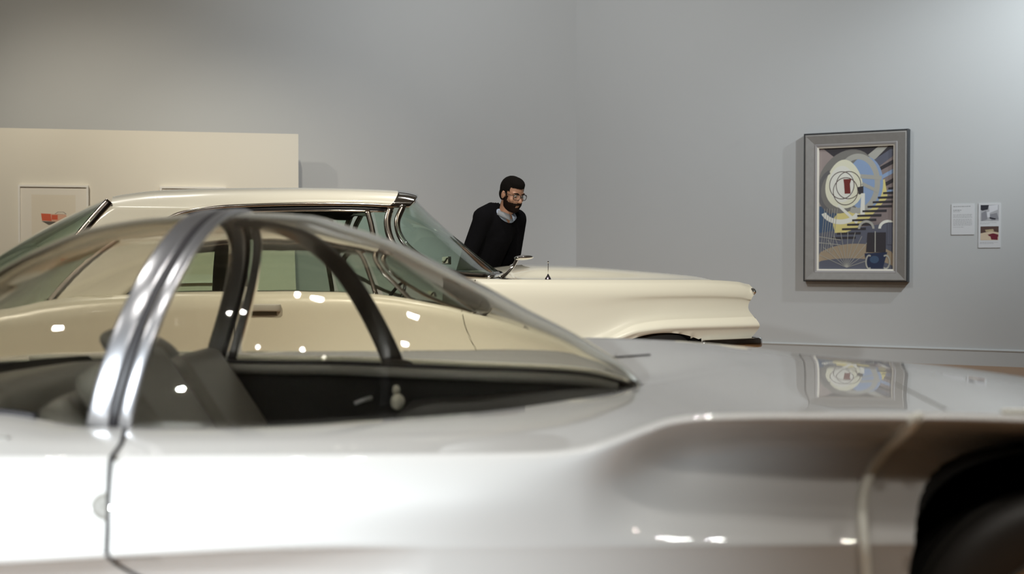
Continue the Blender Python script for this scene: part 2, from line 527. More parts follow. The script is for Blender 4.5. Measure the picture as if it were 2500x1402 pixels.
slab('canvas', WR, c0, c1, e0, e1, 0.0, 0.030, mat('canvas_mauve', (0.22, 0.18, 0.175), 0.7), painting)

PC = {}
def pcol(name, c):
    if name not in PC: PC[name] = mat('oil_' + name, c, 0.6)
    return PC[name]
COL = dict(mauve=(0.25, 0.20, 0.19), mauve2=(0.33, 0.27, 0.25), dark=(0.035, 0.03, 0.035), grey=(0.20, 0.19, 0.17), lgrey=(0.42, 0.41, 0.36),
           cream=(0.78, 0.76, 0.58), white=(0.80, 0.79, 0.70), blue=(0.27, 0.37, 0.55), deep=(0.05, 0.09, 0.16), navy=(0.02, 0.03, 0.07),
           yellow=(0.72, 0.62, 0.24), tan=(0.36, 0.28, 0.19), slate=(0.11, 0.115, 0.15), red=(0.17, 0.02, 0.015), mid=(0.13, 0.125, 0.125), brown=(0.08, 0.05, 0.04))
class Flat:
    """thin layers of paint: flat polygons at a growing hair's breadth"""
    def __init__(s): s.V = []; s.F = []; s.m = []; s.names = list(COL); s.q = 0.0302
    def P(s, x, y):      # x,y in 0..1, y down
        return WR(c0 + (c1 - c0) * x, e1 - (e1 - e0) * y, s.q)
    def poly(s, pts, col):
        s.q += 0.00006
        b_ = len(s.V); s.V += [s.P(min(max(x, 0), 1), min(max(y, 0), 1)) for x, y in pts]; s.F.append(tuple(range(b_, b_ + len(pts)))); s.m.append(s.names.index(col))
    def ring(s, cx, cy, rx, ry, w, col, a0=0, a1=360, n=40, rot=0):
        s.q += 0.00006
        for k in range(n):
            q = []
            for (aa, rr) in ((k, 0), (k + 1, 0), (k + 1, 1), (k, 1)):
                a = math.radians(a0 + (a1 - a0) * aa / n)
                X = (rx - w * rr) * math.cos(a); Yy = (ry - w * rr * 0.66) * math.sin(a)
                c_, s_ = math.cos(rot), math.sin(rot)
                q.append((min(max(cx + X * c_ - Yy * s_, 0), 1), min(max(cy + X * s_ + Yy * c_, 0), 1)))
            b_ = len(s.V); s.V += [s.P(*p) for p in q]; s.F.append((b_, b_ + 1, b_ + 2, b_ + 3)); s.m.append(s.names.index(col))
    def disc(s, cx, cy, rx, ry, col, n=36, rot=0, egg=0.0):
        pts = []
        for k in range(n):
            a = 2 * math.pi * k / n
            X = rx * math.cos(a) * (1 + egg * math.sin(a)); Yy = ry * math.sin(a)
            pts.append((cx + X * math.cos(rot) - Yy * math.sin(rot), cy + X * math.sin(rot) + Yy * math.cos(rot)))
        s.poly(pts, col)
    def line(s, x0, y0, x1, y1, w, col):
        dx, dy = x1 - x0, (y1 - y0) * 1.5
        L = math.hypot(dx, dy); nx, ny = -dy / L * w / 2, dx / L * w / 2 / 1.5
        s.poly([(x0 + nx, y0 + ny), (x1 + nx, y1 + ny), (x1 - nx, y1 - ny), (x0 - nx, y0 - ny)], col)
g = Flat()
g.poly([(0, 0), (1, 0), (1, 0.62), (0, 0.62)], 'mauve')
g.poly([(0, 0.02), (0.20, 0.03), (0.33, 0.2), (0.2, 0.5), (0, 0.5)], 'mauve2')
g.poly([(0.05, 0), (1, 0), (1, 0.05), (0.62, 0.22), (0.25, 0.1)], 'dark')
g.poly([(0.55, 0.12), (0.8, 0.0), (0.93, 0.0), (0.6, 0.2)], 'lgrey')
g.poly([(0.66, 0.14), (0.95, 0.03), (1, 0.03), (1, 0.08), (0.75, 0.19)], 'slate')
for k in range(4):
    y = 0.14 + k * 0.075
    g.poly([(0.66, y + 0.08), (1, y - 0.03), (1, y + 0.005), (0.66, y + 0.11)], 'dark' if k % 2 == 0 else 'blue')
g.poly([(0, 0.48), (0.22, 0.48), (0.3, 0.78), (0, 0.78)], 'deep')
g.poly([(0.0, 0.7), (1, 0.62), (1, 1), (0, 1)], 'slate')
g.disc(0.50, 0.98, 0.62, 0.19, 'tan')
g.disc(0.42, 1.0, 0.6, 0.09, 'slate')
g.poly([(0.18, 0.60), (0.3, 0.5), (0.75, 0.3), (0.88, 0.27), (0.92, 0.42), (0.6, 0.64), (0.36, 0.70), (0.22, 0.70)], 'yellow')
g.disc(0.36, 0.28, 0.40, 0.25, 'grey', rot=-0.25)
g.disc(0.62, 0.30, 0.24, 0.22, 'blue')
g.ring(0.52, 0.30, 0.30, 0.245, 0.07, 'lgrey', -200, 110)
g.disc(0.34, 0.30, 0.25, 0.20, 'cream', egg=0.18)
g.disc(0.31, 0.30, 0.17, 0.15, 'white')
g.ring(0.22, 0.36, 0.24, 0.19, 0.05, 'mid', 100, 250)
g.ring(0.30, 0.50, 0.28, 0.13, 0.06, 'white', 25, 160)
for k, (cx, cy) in enumerate([(0.31, 0.31), (0.40, 0.31), (0.36, 0.36)]):
    g.ring(cx, cy, 0.17, 0.115, 0.010, 'brown')
g.poly([(0.33, 0.26), (0.44, 0.26), (0.42, 0.30), (0.43, 0.38), (0.35, 0.38), (0.34, 0.30)], 'red')
g.poly([(0.52, 0.33), (0.60, 0.32), (0.60, 0.38), (0.54, 0.39)], 'dark')
g.poly([(0.57, 0.38), (0.62, 0.38), (0.62, 0.56), (0.56, 0.56)], 'white')
g.line(0.26, 0.47, 0.52, 0.62, 0.035, 'white')
g.line(0.56, 0.24, 0.84, 0.26, 0.05, 'lgrey'); g.line(0.58, 0.30, 0.80, 0.37, 0.04, 'lgrey')
for k in range(12):                                # stepped bars climbing to the right
    x = 0.16 + k * 0.068; y = 0.735 - k * 0.036
    g.poly([(x + 0.02, y), (min(x + 0.34, 1), y - 0.004), (min(x + 0.34, 1), y + 0.016), (x + 0.02, y + 0.016)], 'dark')
for k in range(11):
    a = math.radians(200 + k * 14.5)
    g.line(0.38, 0.985, 0.38 + 0.52 * math.cos(a) * 0.75, 0.985 + 0.30 * math.sin(a), 0.006, 'lgrey')
for k in range(6):
    g.line(0.03 + k * 0.03, 0.86, 0.08 + k * 0.035, 0.50, 0.006, 'lgrey')
g.line(0.0, 0.73, 0.3, 0.76, 0.008, 'lgrey'); g.line(0.0, 0.78, 0.3, 0.80, 0.008, 'lgrey')
g.poly([(0.66, 0.70), (0.90, 0.70), (0.90, 0.86), (0.64, 0.86)], 'dark')
g.poly([(0.62, 0.87), (0.92, 0.86), (0.86, 0.99), (0.66, 0.99)], 'navy')
g.disc(0.75, 0.92, 0.06, 0.03, 'deep')
g.ring(0.64, 0.67, 0.11, 0.07, 0.03, 'lgrey', 180, 360); g.ring(0.92, 0.67, 0.12, 0.07, 0.035, 'white', 180, 360)
g.ring(0.68, 0.94, 0.05, 0.06, 0.02, 'lgrey', 60, 300); g.ring(0.90, 0.94, 0.06, 0.06, 0.02, 'lgrey', -120, 120)
g.line(0.76, 0.69, 0.76, 0.86, 0.012, 'lgrey')
g.poly([(0.92, 0.62), (1, 0.62), (1, 0.8), (0.92, 0.8)], 'slate')
mobj('painted_design', g.V, g.F, None, painting, False, mats=[pcol(n, COL[n]) for n in COL], fm=g.m)

# --- the two cards beside it
def card(px0, px1, py0, py1, name, label, cat):
    s0, z1 = wall_z(px0, py0, CORNER, dR); s1, z0 = wall_z(px1, py1, CORNER, dR)
    o = empty(name, WR((s0 + s1) / 2, z0, 0), label, cat)
    slab('card', WR, s0, s1, z0, z1, 0.0, 0.006, M['paper_white'], o)
    return o, s0, s1, z0, z1
def textlines(o, s0, s1, z0, z1, rows, mat_):
    V = []; Fc = []
    for (y, x0, x1, h) in rows:
        random.seed(int(y * 1000)); x = x0
        while x < x1 - 0.01:
            w = random.uniform(0.04, 0.11)
            xe = min(x + w, x1)
            b_ = len(V)
            zt = z1 - (z1 - z0) * y
            V += [WR(s0 + (s1 - s0) * x, zt, 0.0063), WR(s0 + (s1 - s0) * xe, zt, 0.0063), WR(s0 + (s1 - s0) * xe, zt - h, 0.0063), WR(s0 + (s1 - s0) * x, zt - h, 0.0063)]
            Fc.append((b_, b_ + 1, b_ + 2, b_ + 3)); x = xe + 0.02
    return tag(mobj('text_block', V, Fc, mat_, o, False), kind='stuff')
o, a, b2, z0, z1 = card(2322, 2378, 499, 573, 'wall_label', 'white printed text card right of the painting, nearer to it', 'label')
textlines(o, a, b2, z0, z1, [(0.07, 0.08, 0.86, 0.007), (0.19, 0.08, 0.45, 0.007), (0.24, 0.08, 0.40, 0.004)] + [(0.34 + k * 0.045, 0.08, 0.9, 0.004) for k in range(3)] + [(0.50 + k * 0.045, 0.08, 0.9, 0.004) for k in range(5)] + [(0.75, 0.08, 0.55, 0.003)], M['ink'])
o, a, b2, z0, z1 = card(2388, 2442, 497, 605, 'photo_card', 'taller white card with one black-and-white and one colour photograph, far right', 'label')
textlines(o, a, b2, z0, z1, [(0.435, 0.08, 0.85, 0.003), (0.46, 0.08, 0.5, 0.003), (0.875, 0.08, 0.9, 0.003), (0.90, 0.08, 0.7, 0.003)], M['ink'])
def photo(x0, x1, y0, y1, shapes, base, name, label):
    V = []; Fc = []; fm = []; mats = []; q = 0.0065
    def add(pts, m_):
        nonlocal q
        q += 0.0002
        i = len(V)
        for (x, y) in pts:
            X = x0 + (x1 - x0) * x; Yy = y0 + (y1 - y0) * y
            V.append(WR(a + (b2 - a) * X, z1 - (z1 - z0) * Yy, q))
        Fc.append(tuple(range(i, i + len(pts))))
        if m_ not in mats: mats.append(m_)
        fm.append(mats.index(m_))
    add([(0, 0), (1, 0), (1, 1), (0, 1)], base)
    for pts, m_ in shapes: add(pts, m_)
    mobj(name, V, Fc, None, o, False, label, mats=mats, fm=fm)
K = lambda n, c: mat('photo_' + n, c, 0.5)
kd, kg, kw = K('dark', (0.03, 0.03, 0.04)), K('grey', (0.25, 0.25, 0.27)), K('white', (0.65, 0.65, 0.67))
photo(0.10, 0.92, 0.04, 0.40, [([(0, 0), (0.45, 0), (0.40, 0.28), (0.1, 0.35), (0, 0.3)], kd), ([(0.45, 0.05), (0.95, 0.0), (0.95, 0.3), (0.5, 0.5)], kw),
      ([(0.05, 0.5), (0.3, 0.35), (0.38, 0.9), (0.05, 1)], kg), ([(0.45, 0.6), (0.9, 0.5), (1, 0.9), (0.6, 0.95)], kg), ([(0.5, 0.75), (0.85, 0.85), (0.8, 0.93), (0.5, 0.85)], kd), ([(0.35, 0.45), (0.5, 0.4), (0.52, 0.75), (0.38, 0.8)], kw)], K('mid', (0.42, 0.42, 0.43)), 'monochrome_photo', 'black-and-white photograph')
kr, kb = K('red', (0.15, 0.015, 0.03)), K('brown', (0.09, 0.05, 0.04))
photo(0.10, 0.92, 0.52, 0.83, [([(0, 0), (1, 0), (1, 0.45), (0.6, 0.35), (0, 0.5)], kb), ([(0.25, 0.25), (0.7, 0.2), (0.75, 0.35), (0.3, 0.4)], K('cream', (0.45, 0.36, 0.22))),
      ([(0.4, 0.6), (0.7, 0.5), (0.98, 0.6), (0.98, 0.75), (0.5, 0.72)], kr), ([(0.55, 0.72), (0.95, 0.7), (0.95, 0.98), (0.6, 0.95)], kr)], K('sand', (0.62, 0.50, 0.36)), 'colour_photo', 'colour photograph of red cars')

# --- two framed drawings on the partition
WP = wall_frame(PA, dL, nL)
def framed(px0, px1, py0, h, label, drawing):
    sa, zt = wall_z(px0, py0, PA, dL); sb, zt2 = wall_z(px1, py0 + 2, PA, dL)
    s0, s1 = min(sa, sb), max(sa, sb); z1_ = (zt + zt2) / 2; z0_ = z1_ - h
    o = empty('framed_drawing', WP((s0 + s1) / 2, z0_, 0), label, 'picture', 'framed drawings on the cream partition')
    frame_ring('picture_frame', WP, s0, s1, z0_, z1_, 0.02, [(0, 0), (0, 0.05), (0.020, 0.05), (0.020, 0.0)], M['white_frame'], o)
    slab('mat_board', WP, s0 + 0.02, s1 - 0.02, z0_ + 0.02, z1_ - 0.02, 0.0, 0.034, M['mat_board'], o)
    i = 0.13
    slab('drawing', WP, s0 + i, s1 - i, z0_ + i, z1_ - 0.10, 0.0, 0.0355, M['drawing_paper'], o)
    if drawing:
        sc = (s0 + s1) / 2 + 0.01; zc = z1_ - 0.34
        V = []; Fc = []; fm = []
        red = mat('pencil_red', (0.62, 0.12, 0.06), 0.9); pale = mat('pencil_pale_red', (0.66, 0.40, 0.28), 0.9); dk = mat('pencil_dark', (0.13, 0.11, 0.09), 0.9)
        def pg(pts, m_, q):
            b_ = len(V); V.extend([WP(sc - x, zc + z, q) for x, z in pts]); Fc.append(tuple(range(b_, b_ + len(pts)))); fm.append(m_)
        pg([(-0.115, 0.045), (0.0, 0.04), (0.13, 0.035), (0.15, 0.0), (0.08, -0.045), (-0.105, -0.03)], 1, 0.0360)
        pg([(-0.115, 0.045), (-0.02, 0.04), (-0.01, -0.035), (-0.105, -0.03)], 0, 0.0363)
        pg([(-0.01, 0.03), (0.05, 0.03), (0.05, -0.02), (-0.01, -0.02)], 0, 0.0364)
        pg([(0.02, 0.040), (0.05, 0.062), (0.11, 0.062), (0.14, 0.038)], 2, 0.0359)
        pg([(0.028, 0.042), (0.053, 0.058), (0.107, 0.058), (0.13, 0.040)], 3, 0.0360)
        pg([(-0.11, -0.035), (0.02, -0.04), (0.10, -0.06), (-0.04, -0.075)], 2, 0.0362)
        mobj('car_sketch', V, Fc, None, o, False, 'red and grey pencil sketch of a car', mats=[red, pale, dk, M['drawing_paper']], fm=fm)
framed(47, 218, 452, 0.92, 'white-framed drawing of a red car sketch, left on the cream partition', True)
framed(392, 553, 456, 0.80, 'white-framed drawing of which only the top edge shows above the cream car roof', False)

# ------------------------------------------------------------------ SILVER CONCEPT CAR (foreground, axis along X)
def XZ(px, py, Y): return (px - 1250) / F * Y, CH - (py - HZ) / F * Y

YC = 3.25
def line_fn(pts, Y):
    q = [XZ(px, py, Y) for px, py in pts]
    return pchip([a for a, _ in q], [b_ for _, b_ in q])

f_zF = line_fn([(-1800, 1090), (-600, 1110), (0, 1118), (600, 1114), (1150, 1110), (1330, 1106), (1420, 1094), (1500, 1070), (1580, 1040), (1640, 1021), (1720, 1012), (1900, 1008), (2250, 1008), (2500, 1014), (2900, 1060), (3300, 1150), (3800, 1280)], 2.36)
f_zD = line_fn([(-1800, 1420), (0, 1372), (260, 1358), (900, 1332), (1400, 1335), (2500, 1335), (3800, 1420)], 2.34)
f_yE = pchip([-2.6, -1.2, -0.1, 0.12, 0.34, 0.6, 1.2, 1.8], [2.42, 2.34, 2.325, 2.34, 2.45, 2.49, 2.46, 2.55])
f_yF = pchip([-2.6, -1.4, 0.0, 0.3, 0.9, 1.4, 1.9], [2.58, 2.37, 2.348, 2.338, 2.325, 2.42, 2.80])
f_yD = pchip([-2.6, -1.4, -0.9, -0.3, 0.2, 0.9, 1.4, 1.9], [2.56, 2.335, 2.315, 2.315, 2.335, 2.36, 2.44, 2.80])
XT = 0.325
f_yn = pchip([-1.95, -1.7, -1.35, -1.03, -0.6, -0.0865, 0.226, 0.30, XT], [3.24, 2.92, 2.74, 2.65, 2.60, 2.77, 3.12, 3.20, 3.25])
f_zn = pchip([-2.6, -1.95, -1.4, -1.03, -0.85, -0.6, -0.0865, 0.226, XT, 0.6, 0.94, 1.3, 1.6, 1.9], [0.70, 0.76, 0.755, 0.742, 0.722, 0.721, 0.730, 0.735, 0.745, 0.785, 0.787, 0.757, 0.675, 0.50])
f_yf = pchip([-1.95, -1.7, -1.35, -1.03, -0.6, -0.29, 0.21, 0.30, XT], [3.26, 3.6, 3.8, 3.87, 3.90, 3.76, 3.54, 3.36, 3.25])
f_zf = pchip([-2.6, -1.95, -1.4, -1.03, -0.6, -0.29, 0.21, XT, 0.6, 0.94, 1.3, 1.6, 1.9], [0.70, 0.76, 0.765, 0.765, 0.7575, 0.76, 0.755, 0.745, 0.785, 0.787, 0.757, 0.675, 0.50])
f_zFf = pchip([-2.6, -1.2, -0.6, -0.29, 0.05, 0.23, 0.5, 0.77, 0.96, 1.217, 1.6, 1.9], [0.70, 0.775, 0.775, 0.782, 0.80, 0.813, 0.803, 0.780, 0.755, 0.725, 0.63, 0.50])

def fade(X, a, b_): return min(max((X - a) / (b_ - a), 0.0), 1.0)
def near_section(X):
    zF, zD, yE, yF, yD = f_zF(X), f_zD(X), f_yE(X), f_yF(X), f_yD(X)
    st = 0.055 * (1 - fade(X, -0.75, -0.15))
    yn = f_yn(X) if X < XT else YC
    yn = min(max(yn, yF + 0.05), YC)
    zn = f_zn(X)
    low = [(yD + 0.30 + st, 0.13), (yD + 0.12 + 2.0 * st, 0.145), (yD + 0.03 + 2.4 * st, 0.22), (yD + 0.008 + st * 2.5, zD - 0.16), (yD + st * 2.3 + 0.004, zD - 0.090), (yD + st * 1.9 + 0.003, zD - 0.050), (yD + st * 1.2 + 0.002, zD - 0.025), (yD + st * 0.6 + 0.001, zD - 0.010), (yD + st * 0.04, zD - 0.001)]
    k = fade(X, 0.1, 0.45)
    zE = zD + (zF - zD) * (0.55 + 0.13 * k)
    fl = [(yD, zD), (yE, zE), (yF + 0.001, zF - 0.009), (yF + 0.009, zF - 0.0005)]
    dy = yn - (yF + 0.009)
    bul = 0.010 * (1 - k)
    tp = [(yF + 0.009 + dy * 0.33, zF + (zn - zF) * (0.36 + 0.19 * k) + bul), (yF + 0.009 + dy * 0.7, zF + (zn - zF) * (0.72 + 0.19 * k) + bul * 0.9), (yn, zn)]
    a = catmull(low, 5); b_ = catmull(fl, 9); c = catmull([fl[-1]] + tp, 10)
    return a + b_ + c[1:], len(a)
def far_section(X):
    zF = f_zFf(X); yF = 2 * YC - f_yF(X) - 0.02; zD = f_zD(X); yD = 2 * YC - f_yD(X); yE = 2 * YC - f_yE(X)
    yf = f_yf(X) if X < XT else YC
    yf = max(min(yf, yF - 0.05), YC); zf = f_zf(X)
    low = [(yD - 0.30, 0.13), (yD - 0.12, 0.145), (yD - 0.03, 0.22), (yD - 0.02, zD - 0.02)]
    fl = [(yD, zD), (yE, zD + (zF - zD) * 0.6), (yF - 0.004, zF - 0.014), (yF - 0.014, zF - 0.001)]
    dy = yf - (yF - 0.014)
    tp = [(yF - 0.014 + dy * 0.33, zF + (zf - zF) * 0.50 + 0.002), (yF - 0.014 + dy * 0.7, zF + (zf - zF) * 0.92), (yf, zf)]
    return catmull(low, 4) + catmull(fl, 6) + catmull([fl[-1]] + tp, 8)[1:]

def flank_Y(X, Z):
    sec, na = near_section(X)
    best = None
    for i in range(len(sec) - 1):
        (y0, z0_), (y1, z1_) = sec[i], sec[i + 1]
        if min(z0_, z1_) <= Z <= max(z0_, z1_) and abs(z1_ - z0_) > 1e-7:
            y = y0 + (y1 - y0) * (Z - z0_) / (z1_ - z0_)
            if best is None or y < best: best = y
    return best if best is not None else f_yF(X)
def top_Z(X, Y):
    if Y > YC:
        s_ = far_section(X); c = s_[-17:]
    else:
        s_, _ = near_section(X); c = s_[-31:]
    ys = [p[0] for p in c]; zs = [p[1] for p in c]
    if ys[0] > ys[-1]: ys, zs = ys[::-1], zs[::-1]
    return float(np.interp(Y, ys, zs))
def hit_flank(px, py, off=0.0):
    Y = 2.36
    for _ in range(12):
        X, Z = XZ(px, py, Y); Y = 0.5 * Y + 0.5 * flank_Y(X, Z)
    return Vector((X, Y - off, Z))
def hit_top(px, py, off=0.0):
    Z = 0.76
    for _ in range(14):
        Y = (CH - Z) * F / (py - HZ); X = (px - 1250) / F * Y; Z = 0.5 * Z + 0.5 * top_Z(X, Y)
    return Vector((X, Y, Z + off))

car = empty('concept_car', (-0.3, YC, 0), 'silver-white concept car with clear bubble canopy, close in the foreground', 'car')
ACX, ACZ, AA, AB, AN = 1.075, 0.335, 0.365, 0.372, 3.4
def arch_r(X, Z, cx=ACX): return (abs((X - cx) / AA) ** AN + abs((Z - ACZ) / AB) ** AN) ** (1 / AN)

stations = list(np.arange(-2.6, 1.88, 0.012))
for sgn, sect in ((0, lambda X: near_section(X)[0]), (1, far_section)):
    V = []; nv = None
    for X in stations:
        s_ = sect(X); nv = len(s_)
        for (y, z) in s_: V.append([X, y, z])
    V = np.array(V)
    cutside = (V[:, 1] < 2.75) if sgn == 0 else (V[:, 1] > 3.75)
    rr = np.array([arch_r(v[0], v[2]) for v in V])
    for i in range(len(V)):
        if cutside[i] and abs(rr[i] - 1) < 0.022 and V[i][2] > 0.18:
            V[i][0] = ACX + (V[i][0] - ACX) / rr[i]; V[i][2] = ACZ + (V[i][2] - ACZ) / rr[i]
    Fc = []
    for f in grid_faces(len(stations), nv):
        c = V[list(f)].mean(axis=0)
        if cutside[f[0]] and arch_r(c[0], c[2]) < 0.999: continue
        Fc.append(f)
    o = fix_normals(mobj('body_side' if sgn else 'body', V, Fc, M['silver'], car, True, 'far flank and fender of the silver car' if sgn else 'near flank, fender and bonnet half in silver paint'))
    es = None
# front and rear closing panels
for X, nm in ((stations[-1], 'nose_panel'), (stations[0], 'tail_panel')):
    a = near_section(X)[0]; b_ = far_section(X)[::-1]
    pts = [(X, y, z) for y, z in a] + [(X, y, z) for y, z in b_]
    mobj(nm, pts, [tuple(range(len(pts)))], M['silver'], car, False)
# underside
mobj('underbody', [(-2.55, 2.7, 0.14), (1.85, 2.9, 0.14), (1.85, 3.6, 0.14), (-2.55, 3.8, 0.14)], [(0, 1, 2, 3)], M['liner'], car, False)

# wheel housings, front
def housing(name, y0, y1, cx=ACX):
    V = []; n = 40
    for y in (y0, y1):
        for k in range(n + 1):
            a = math.radians(-30 + 240 * k / n)
            ca, sa = math.cos(a), math.sin(a)
            x = math.copysign(abs(ca) ** (2 / AN), ca) * AA; z = math.copysign(abs(sa) ** (2 / AN), sa) * AB
            V.append((cx + x * 1.0, y, ACZ + z * 1.0))
    Fc = [(k, k + 1, k + n + 2, k + n + 1) for k in range(n)] + [tuple(range(n + 1, 2 * n + 2))]
    return mobj(name, V, Fc, M['liner'], car, False)
housing('wheel_housing', 2.385, 2.92); housing('wheel_housing', 2 * YC - 2.385, 2 * YC - 2.92)
def wheel(cx, cy, sgn, R=0.315, parent=car, axis=(0, 1, 0), cz=None, W=0.20, hub=M['chrome']):
    cz = R if cz is None else cz
    d = Vector(axis) * sgn
    prof = [(R * 0.60, 0.0), (R * 0.64, -0.012), (R * 0.80, -0.020), (R * 0.90, -0.012), (R * 0.955, 0.004), (R * 0.975, 0.012), (R * 0.97, 0.018), (R, 0.026)]
    g_ = 6
    for k in range(g_):
        a = 0.03 + (W - 0.06) * k / g_; b_ = 0.03 + (W - 0.06) * (k + 1) / g_
        prof += [(R, a + 0.003), (R, b_ - 0.006), (R - 0.008, b_ - 0.004), (R - 0.008, b_)]
    prof += [(R * 0.95, W - 0.01), (R * 0.8, W + 0.01), (R * 0.6, W)]
    t = lathe('tyre', prof, (cx, cy, cz), d, M['tire'], parent, 64)
    lathe('hubcap', [(R * 0.61, 0.004), (R * 0.56, -0.004), (R * 0.50, 0.012), (R * 0.30, 0.012), (R * 0.22, -0.012), (0.001, -0.016)], (cx, cy, cz), d, hub, parent, 40)
    lathe('rim', [(R * 0.61, 0.004), (R * 0.60, W), (0.02, W * 0.6), (0.01, 0.03)], (cx, cy, cz), d, M['brushed'], parent, 40)
wheel(1.06, 2.46, 1); wheel(1.06, 2 * YC - 2.46, -1)
wheel(-1.75, 2.50, 1); wheel(-1.75, 2 * YC - 2.50, -1)

# cockpit tub, sills and panels
tubX = list(np.arange(-1.94, XT - 0.004, 0.02))
V = []; nv = 0
for X in tubX:
    yn, yf, zn, zf = f_yn(X), f_yf(X), f_zn(X), f_zf(X)
    w = yf - yn
    s_ = [(yn, zn - 0.001), (yn + 0.03 * min(1, w), zn - 0.012), (yn + 0.05 * min(1, w), zn - 0.06), (yn + 0.06 * min(1, w), zn - 0.30 * min(1, w + 0.3)), (yn + w * 0.3, 0.34), (yn + w * 0.7, 0.34), (yf - 0.06 * min(1, w), zf - 0.30 * min(1, w + 0.3)), (yf - 0.05 * min(1, w), zf - 0.06), (yf - 0.03 * min(1, w), zf - 0.012), (yf, zf - 0.001)]
    nv = len(s_)
    V += [(X, y, z) for y, z in s_]
mobj('cockpit', V, grid_faces(len(tubX), nv), M['interior'], car, True, 'black cockpit lining')
# inner grey strips under the far rim
def belt_path(f_y, f_z, x0, x1, dy, dz, n=40):
    return [(x, f_y(x) + dy, f_z(x) + dz) for x in np.linspace(x0, x1, n)]
tube('far_sill', belt_path(f_yf, f_zf, -1.4, 0.27, -0.055, -0.022), 0.01, M['sill'], car, 8, flat=(0.006, 0.015), up=(0, 0, 1), smooth_path=False)
tube('rim_moulding', belt_path(f_yf, f_zf, -1.4, 0.30, 0.012, 0.006), 0.010, M['white_trim'], car, 10, smooth_path=False, label='pale moulding along the far rim')
tube('rim_seal', belt_path(f_yf, f_zf, -1.75, 0.31, -0.02, -0.004), 0.007, M['seal'], car, 8, smooth_path=False)
tube('near_seal', belt_path(f_yn, f_zn, -1.6, -0.96, 0.004, 0.004), 0.007, M['seal'], car, 8, smooth_path=False)
# dash top
V = []
dX = list(np.arange(-0.28, 0.27, 0.02))
for X in dX:
    yn, yf = f_yn(X) + 0.03, f_yf(X) - 0.03
    for k in range(9):
        t = k / 8; V.append((X, yn + (yf - yn) * t, 0.66 + 0.05 * fade(X, -0.28, 0.2) + 0.015 * math.sin(math.pi * t)))
mobj('dashboard', V, grid_faces(len(dX), 9), M['interior'], car, True)
# knobs on the far inner panel
def onpanel(px, py, Y): X, Z = XZ(px, py, Y); return Vector((X, Y, Z))
kp = onpanel(970, 972, 3.58)
ellipsoid('window_knob', kp + Vector((0, 0, -0.012)), (0.020, 0.018, 0.024), M['knob'], car)
ellipsoid('window_knob_top', kp + Vector((-0.004, 0.0, 0.022)), (0.011, 0.011, 0.014), M['knob'], car)
kq = onpanel(886, 978, 3.60)
tube('inner_handle', [kq + Vector((-0.022, -0.01, -0.008)), kq, kq + Vector((0.024, -0.012, 0.008))], 0.006, M['brushed'], car)
# seats
def seat_slab(name, c, size, rot, mat_=M['leather'], bevel=0.05):
    o = box(name, c, size, mat_, car, bevel, rot)
    return o
seat_slab('backrest', (-0.80, 3.02, 0.66), (0.11, 0.50, 0.40), (0, math.radians(-33), math.radians(3)), bevel=0.05)
seat_slab('backrest_edge', (-0.915, 3.02, 0.615), (0.08, 0.46, 0.32), (0, math.radians(-33), math.radians(3)), bevel=0.04)
seat_slab('backrest', (-0.80, 3.56, 0.64), (0.11, 0.44, 0.36), (0, math.radians(-33), 0), bevel=0.05)
ellipsoid('headrest', (-0.97, 3.42, 0.825), (0.105, 0.12, 0.045), M['leather'], car, rot=(0, math.radians(20), 0))
ellipsoid('seat_cushion', (-0.52, 3.05, 0.55), (0.24, 0.25, 0.09), M['leather'], car)
ellipsoid('seat_cushion', (-0.52, 3.56, 0.52), (0.24, 0.22, 0.08), M['leather'], car)
seat_slab('rear_bolster', (-1.33, 3.18, 0.66), (0.52, 0.84, 0.20), (0, math.radians(-8), 0), bevel=0.09)
seat_slab('rear_shelf', (-1.50, 3.50, 0.695), (0.60, 0.62, 0.10), (math.radians(3), math.radians(-5), 0), M['interior'], bevel=0.045)

# bubble canopy
f_zt = pchip([-1.95, -1.75, -1.5, -1.27, -1.09, -0.983, -0.855, -0.64, -0.50, -0.40, -0.305, -0.2, -0.052, 0.04, 0.152, 0.238, 0.29, XT],
             [0.762, 0.82, 0.92, 1.003, 1.103, 1.144, 1.163, 1.172, 1.165, 1.137, 1.106, 1.056, 0.981, 0.930, 0.872, 0.82, 0.785, 0.747])
def dome(X, t, out=0.0):
    yn, yf, zn, zf = f_yn(X), f_yf(X), f_zn(X), f_zf(X)
    c, s_ = math.cos(t), math.sin(t)
    yc, a = (yn + yf) / 2, (yf - yn) / 2 + out
    zb = zn + (zf - zn) * (1 - c) / 2
    h = f_zt(X) - (zn + zf) / 2 + out
    return Vector((X, yc - math.copysign(abs(c) ** 0.86, c) * a, zb + max(s_, 0) ** 0.90 * h))
def canopy(name, x0, x1, label):
    n = max(8, int((x1 - x0) / 0.012)); m_ = 56
    V = []
    for i in range(n + 1):
        X0 = x0 + (x1 - x0) * i / n
        for jj in range(-1, m_ + 2):
            j = min(max(jj, 0), m_)             # the lowest rows drop into the rim channel
            t = math.pi * j / m_
            lean = 0.13 * math.sin(t)            # the joint hoop leans forward towards its top
            X = X0 + lean * max(0.0, 1 - abs(X0 + 0.79) / 0.35)
            X -= 0.062 * (t / math.pi) * max(0.0, 1 - abs(X0 + 0.79) / 0.35)
            p = dome(X, t)
            if jj != j: p.z -= 0.022
            V.append(p)
    o = fix_normals(mobj(name, V, grid_faces(n + 1, m_ + 3), M['dome'], car, True, label))
    return solid(o, 0.009, -1)
canopy('front_canopy', -0.765, XT - 0.006, 'clear bubble windscreen and side glass')
canopy('rear_canopy', -1.93, -0.83, 'clear rear half of the bubble canopy')
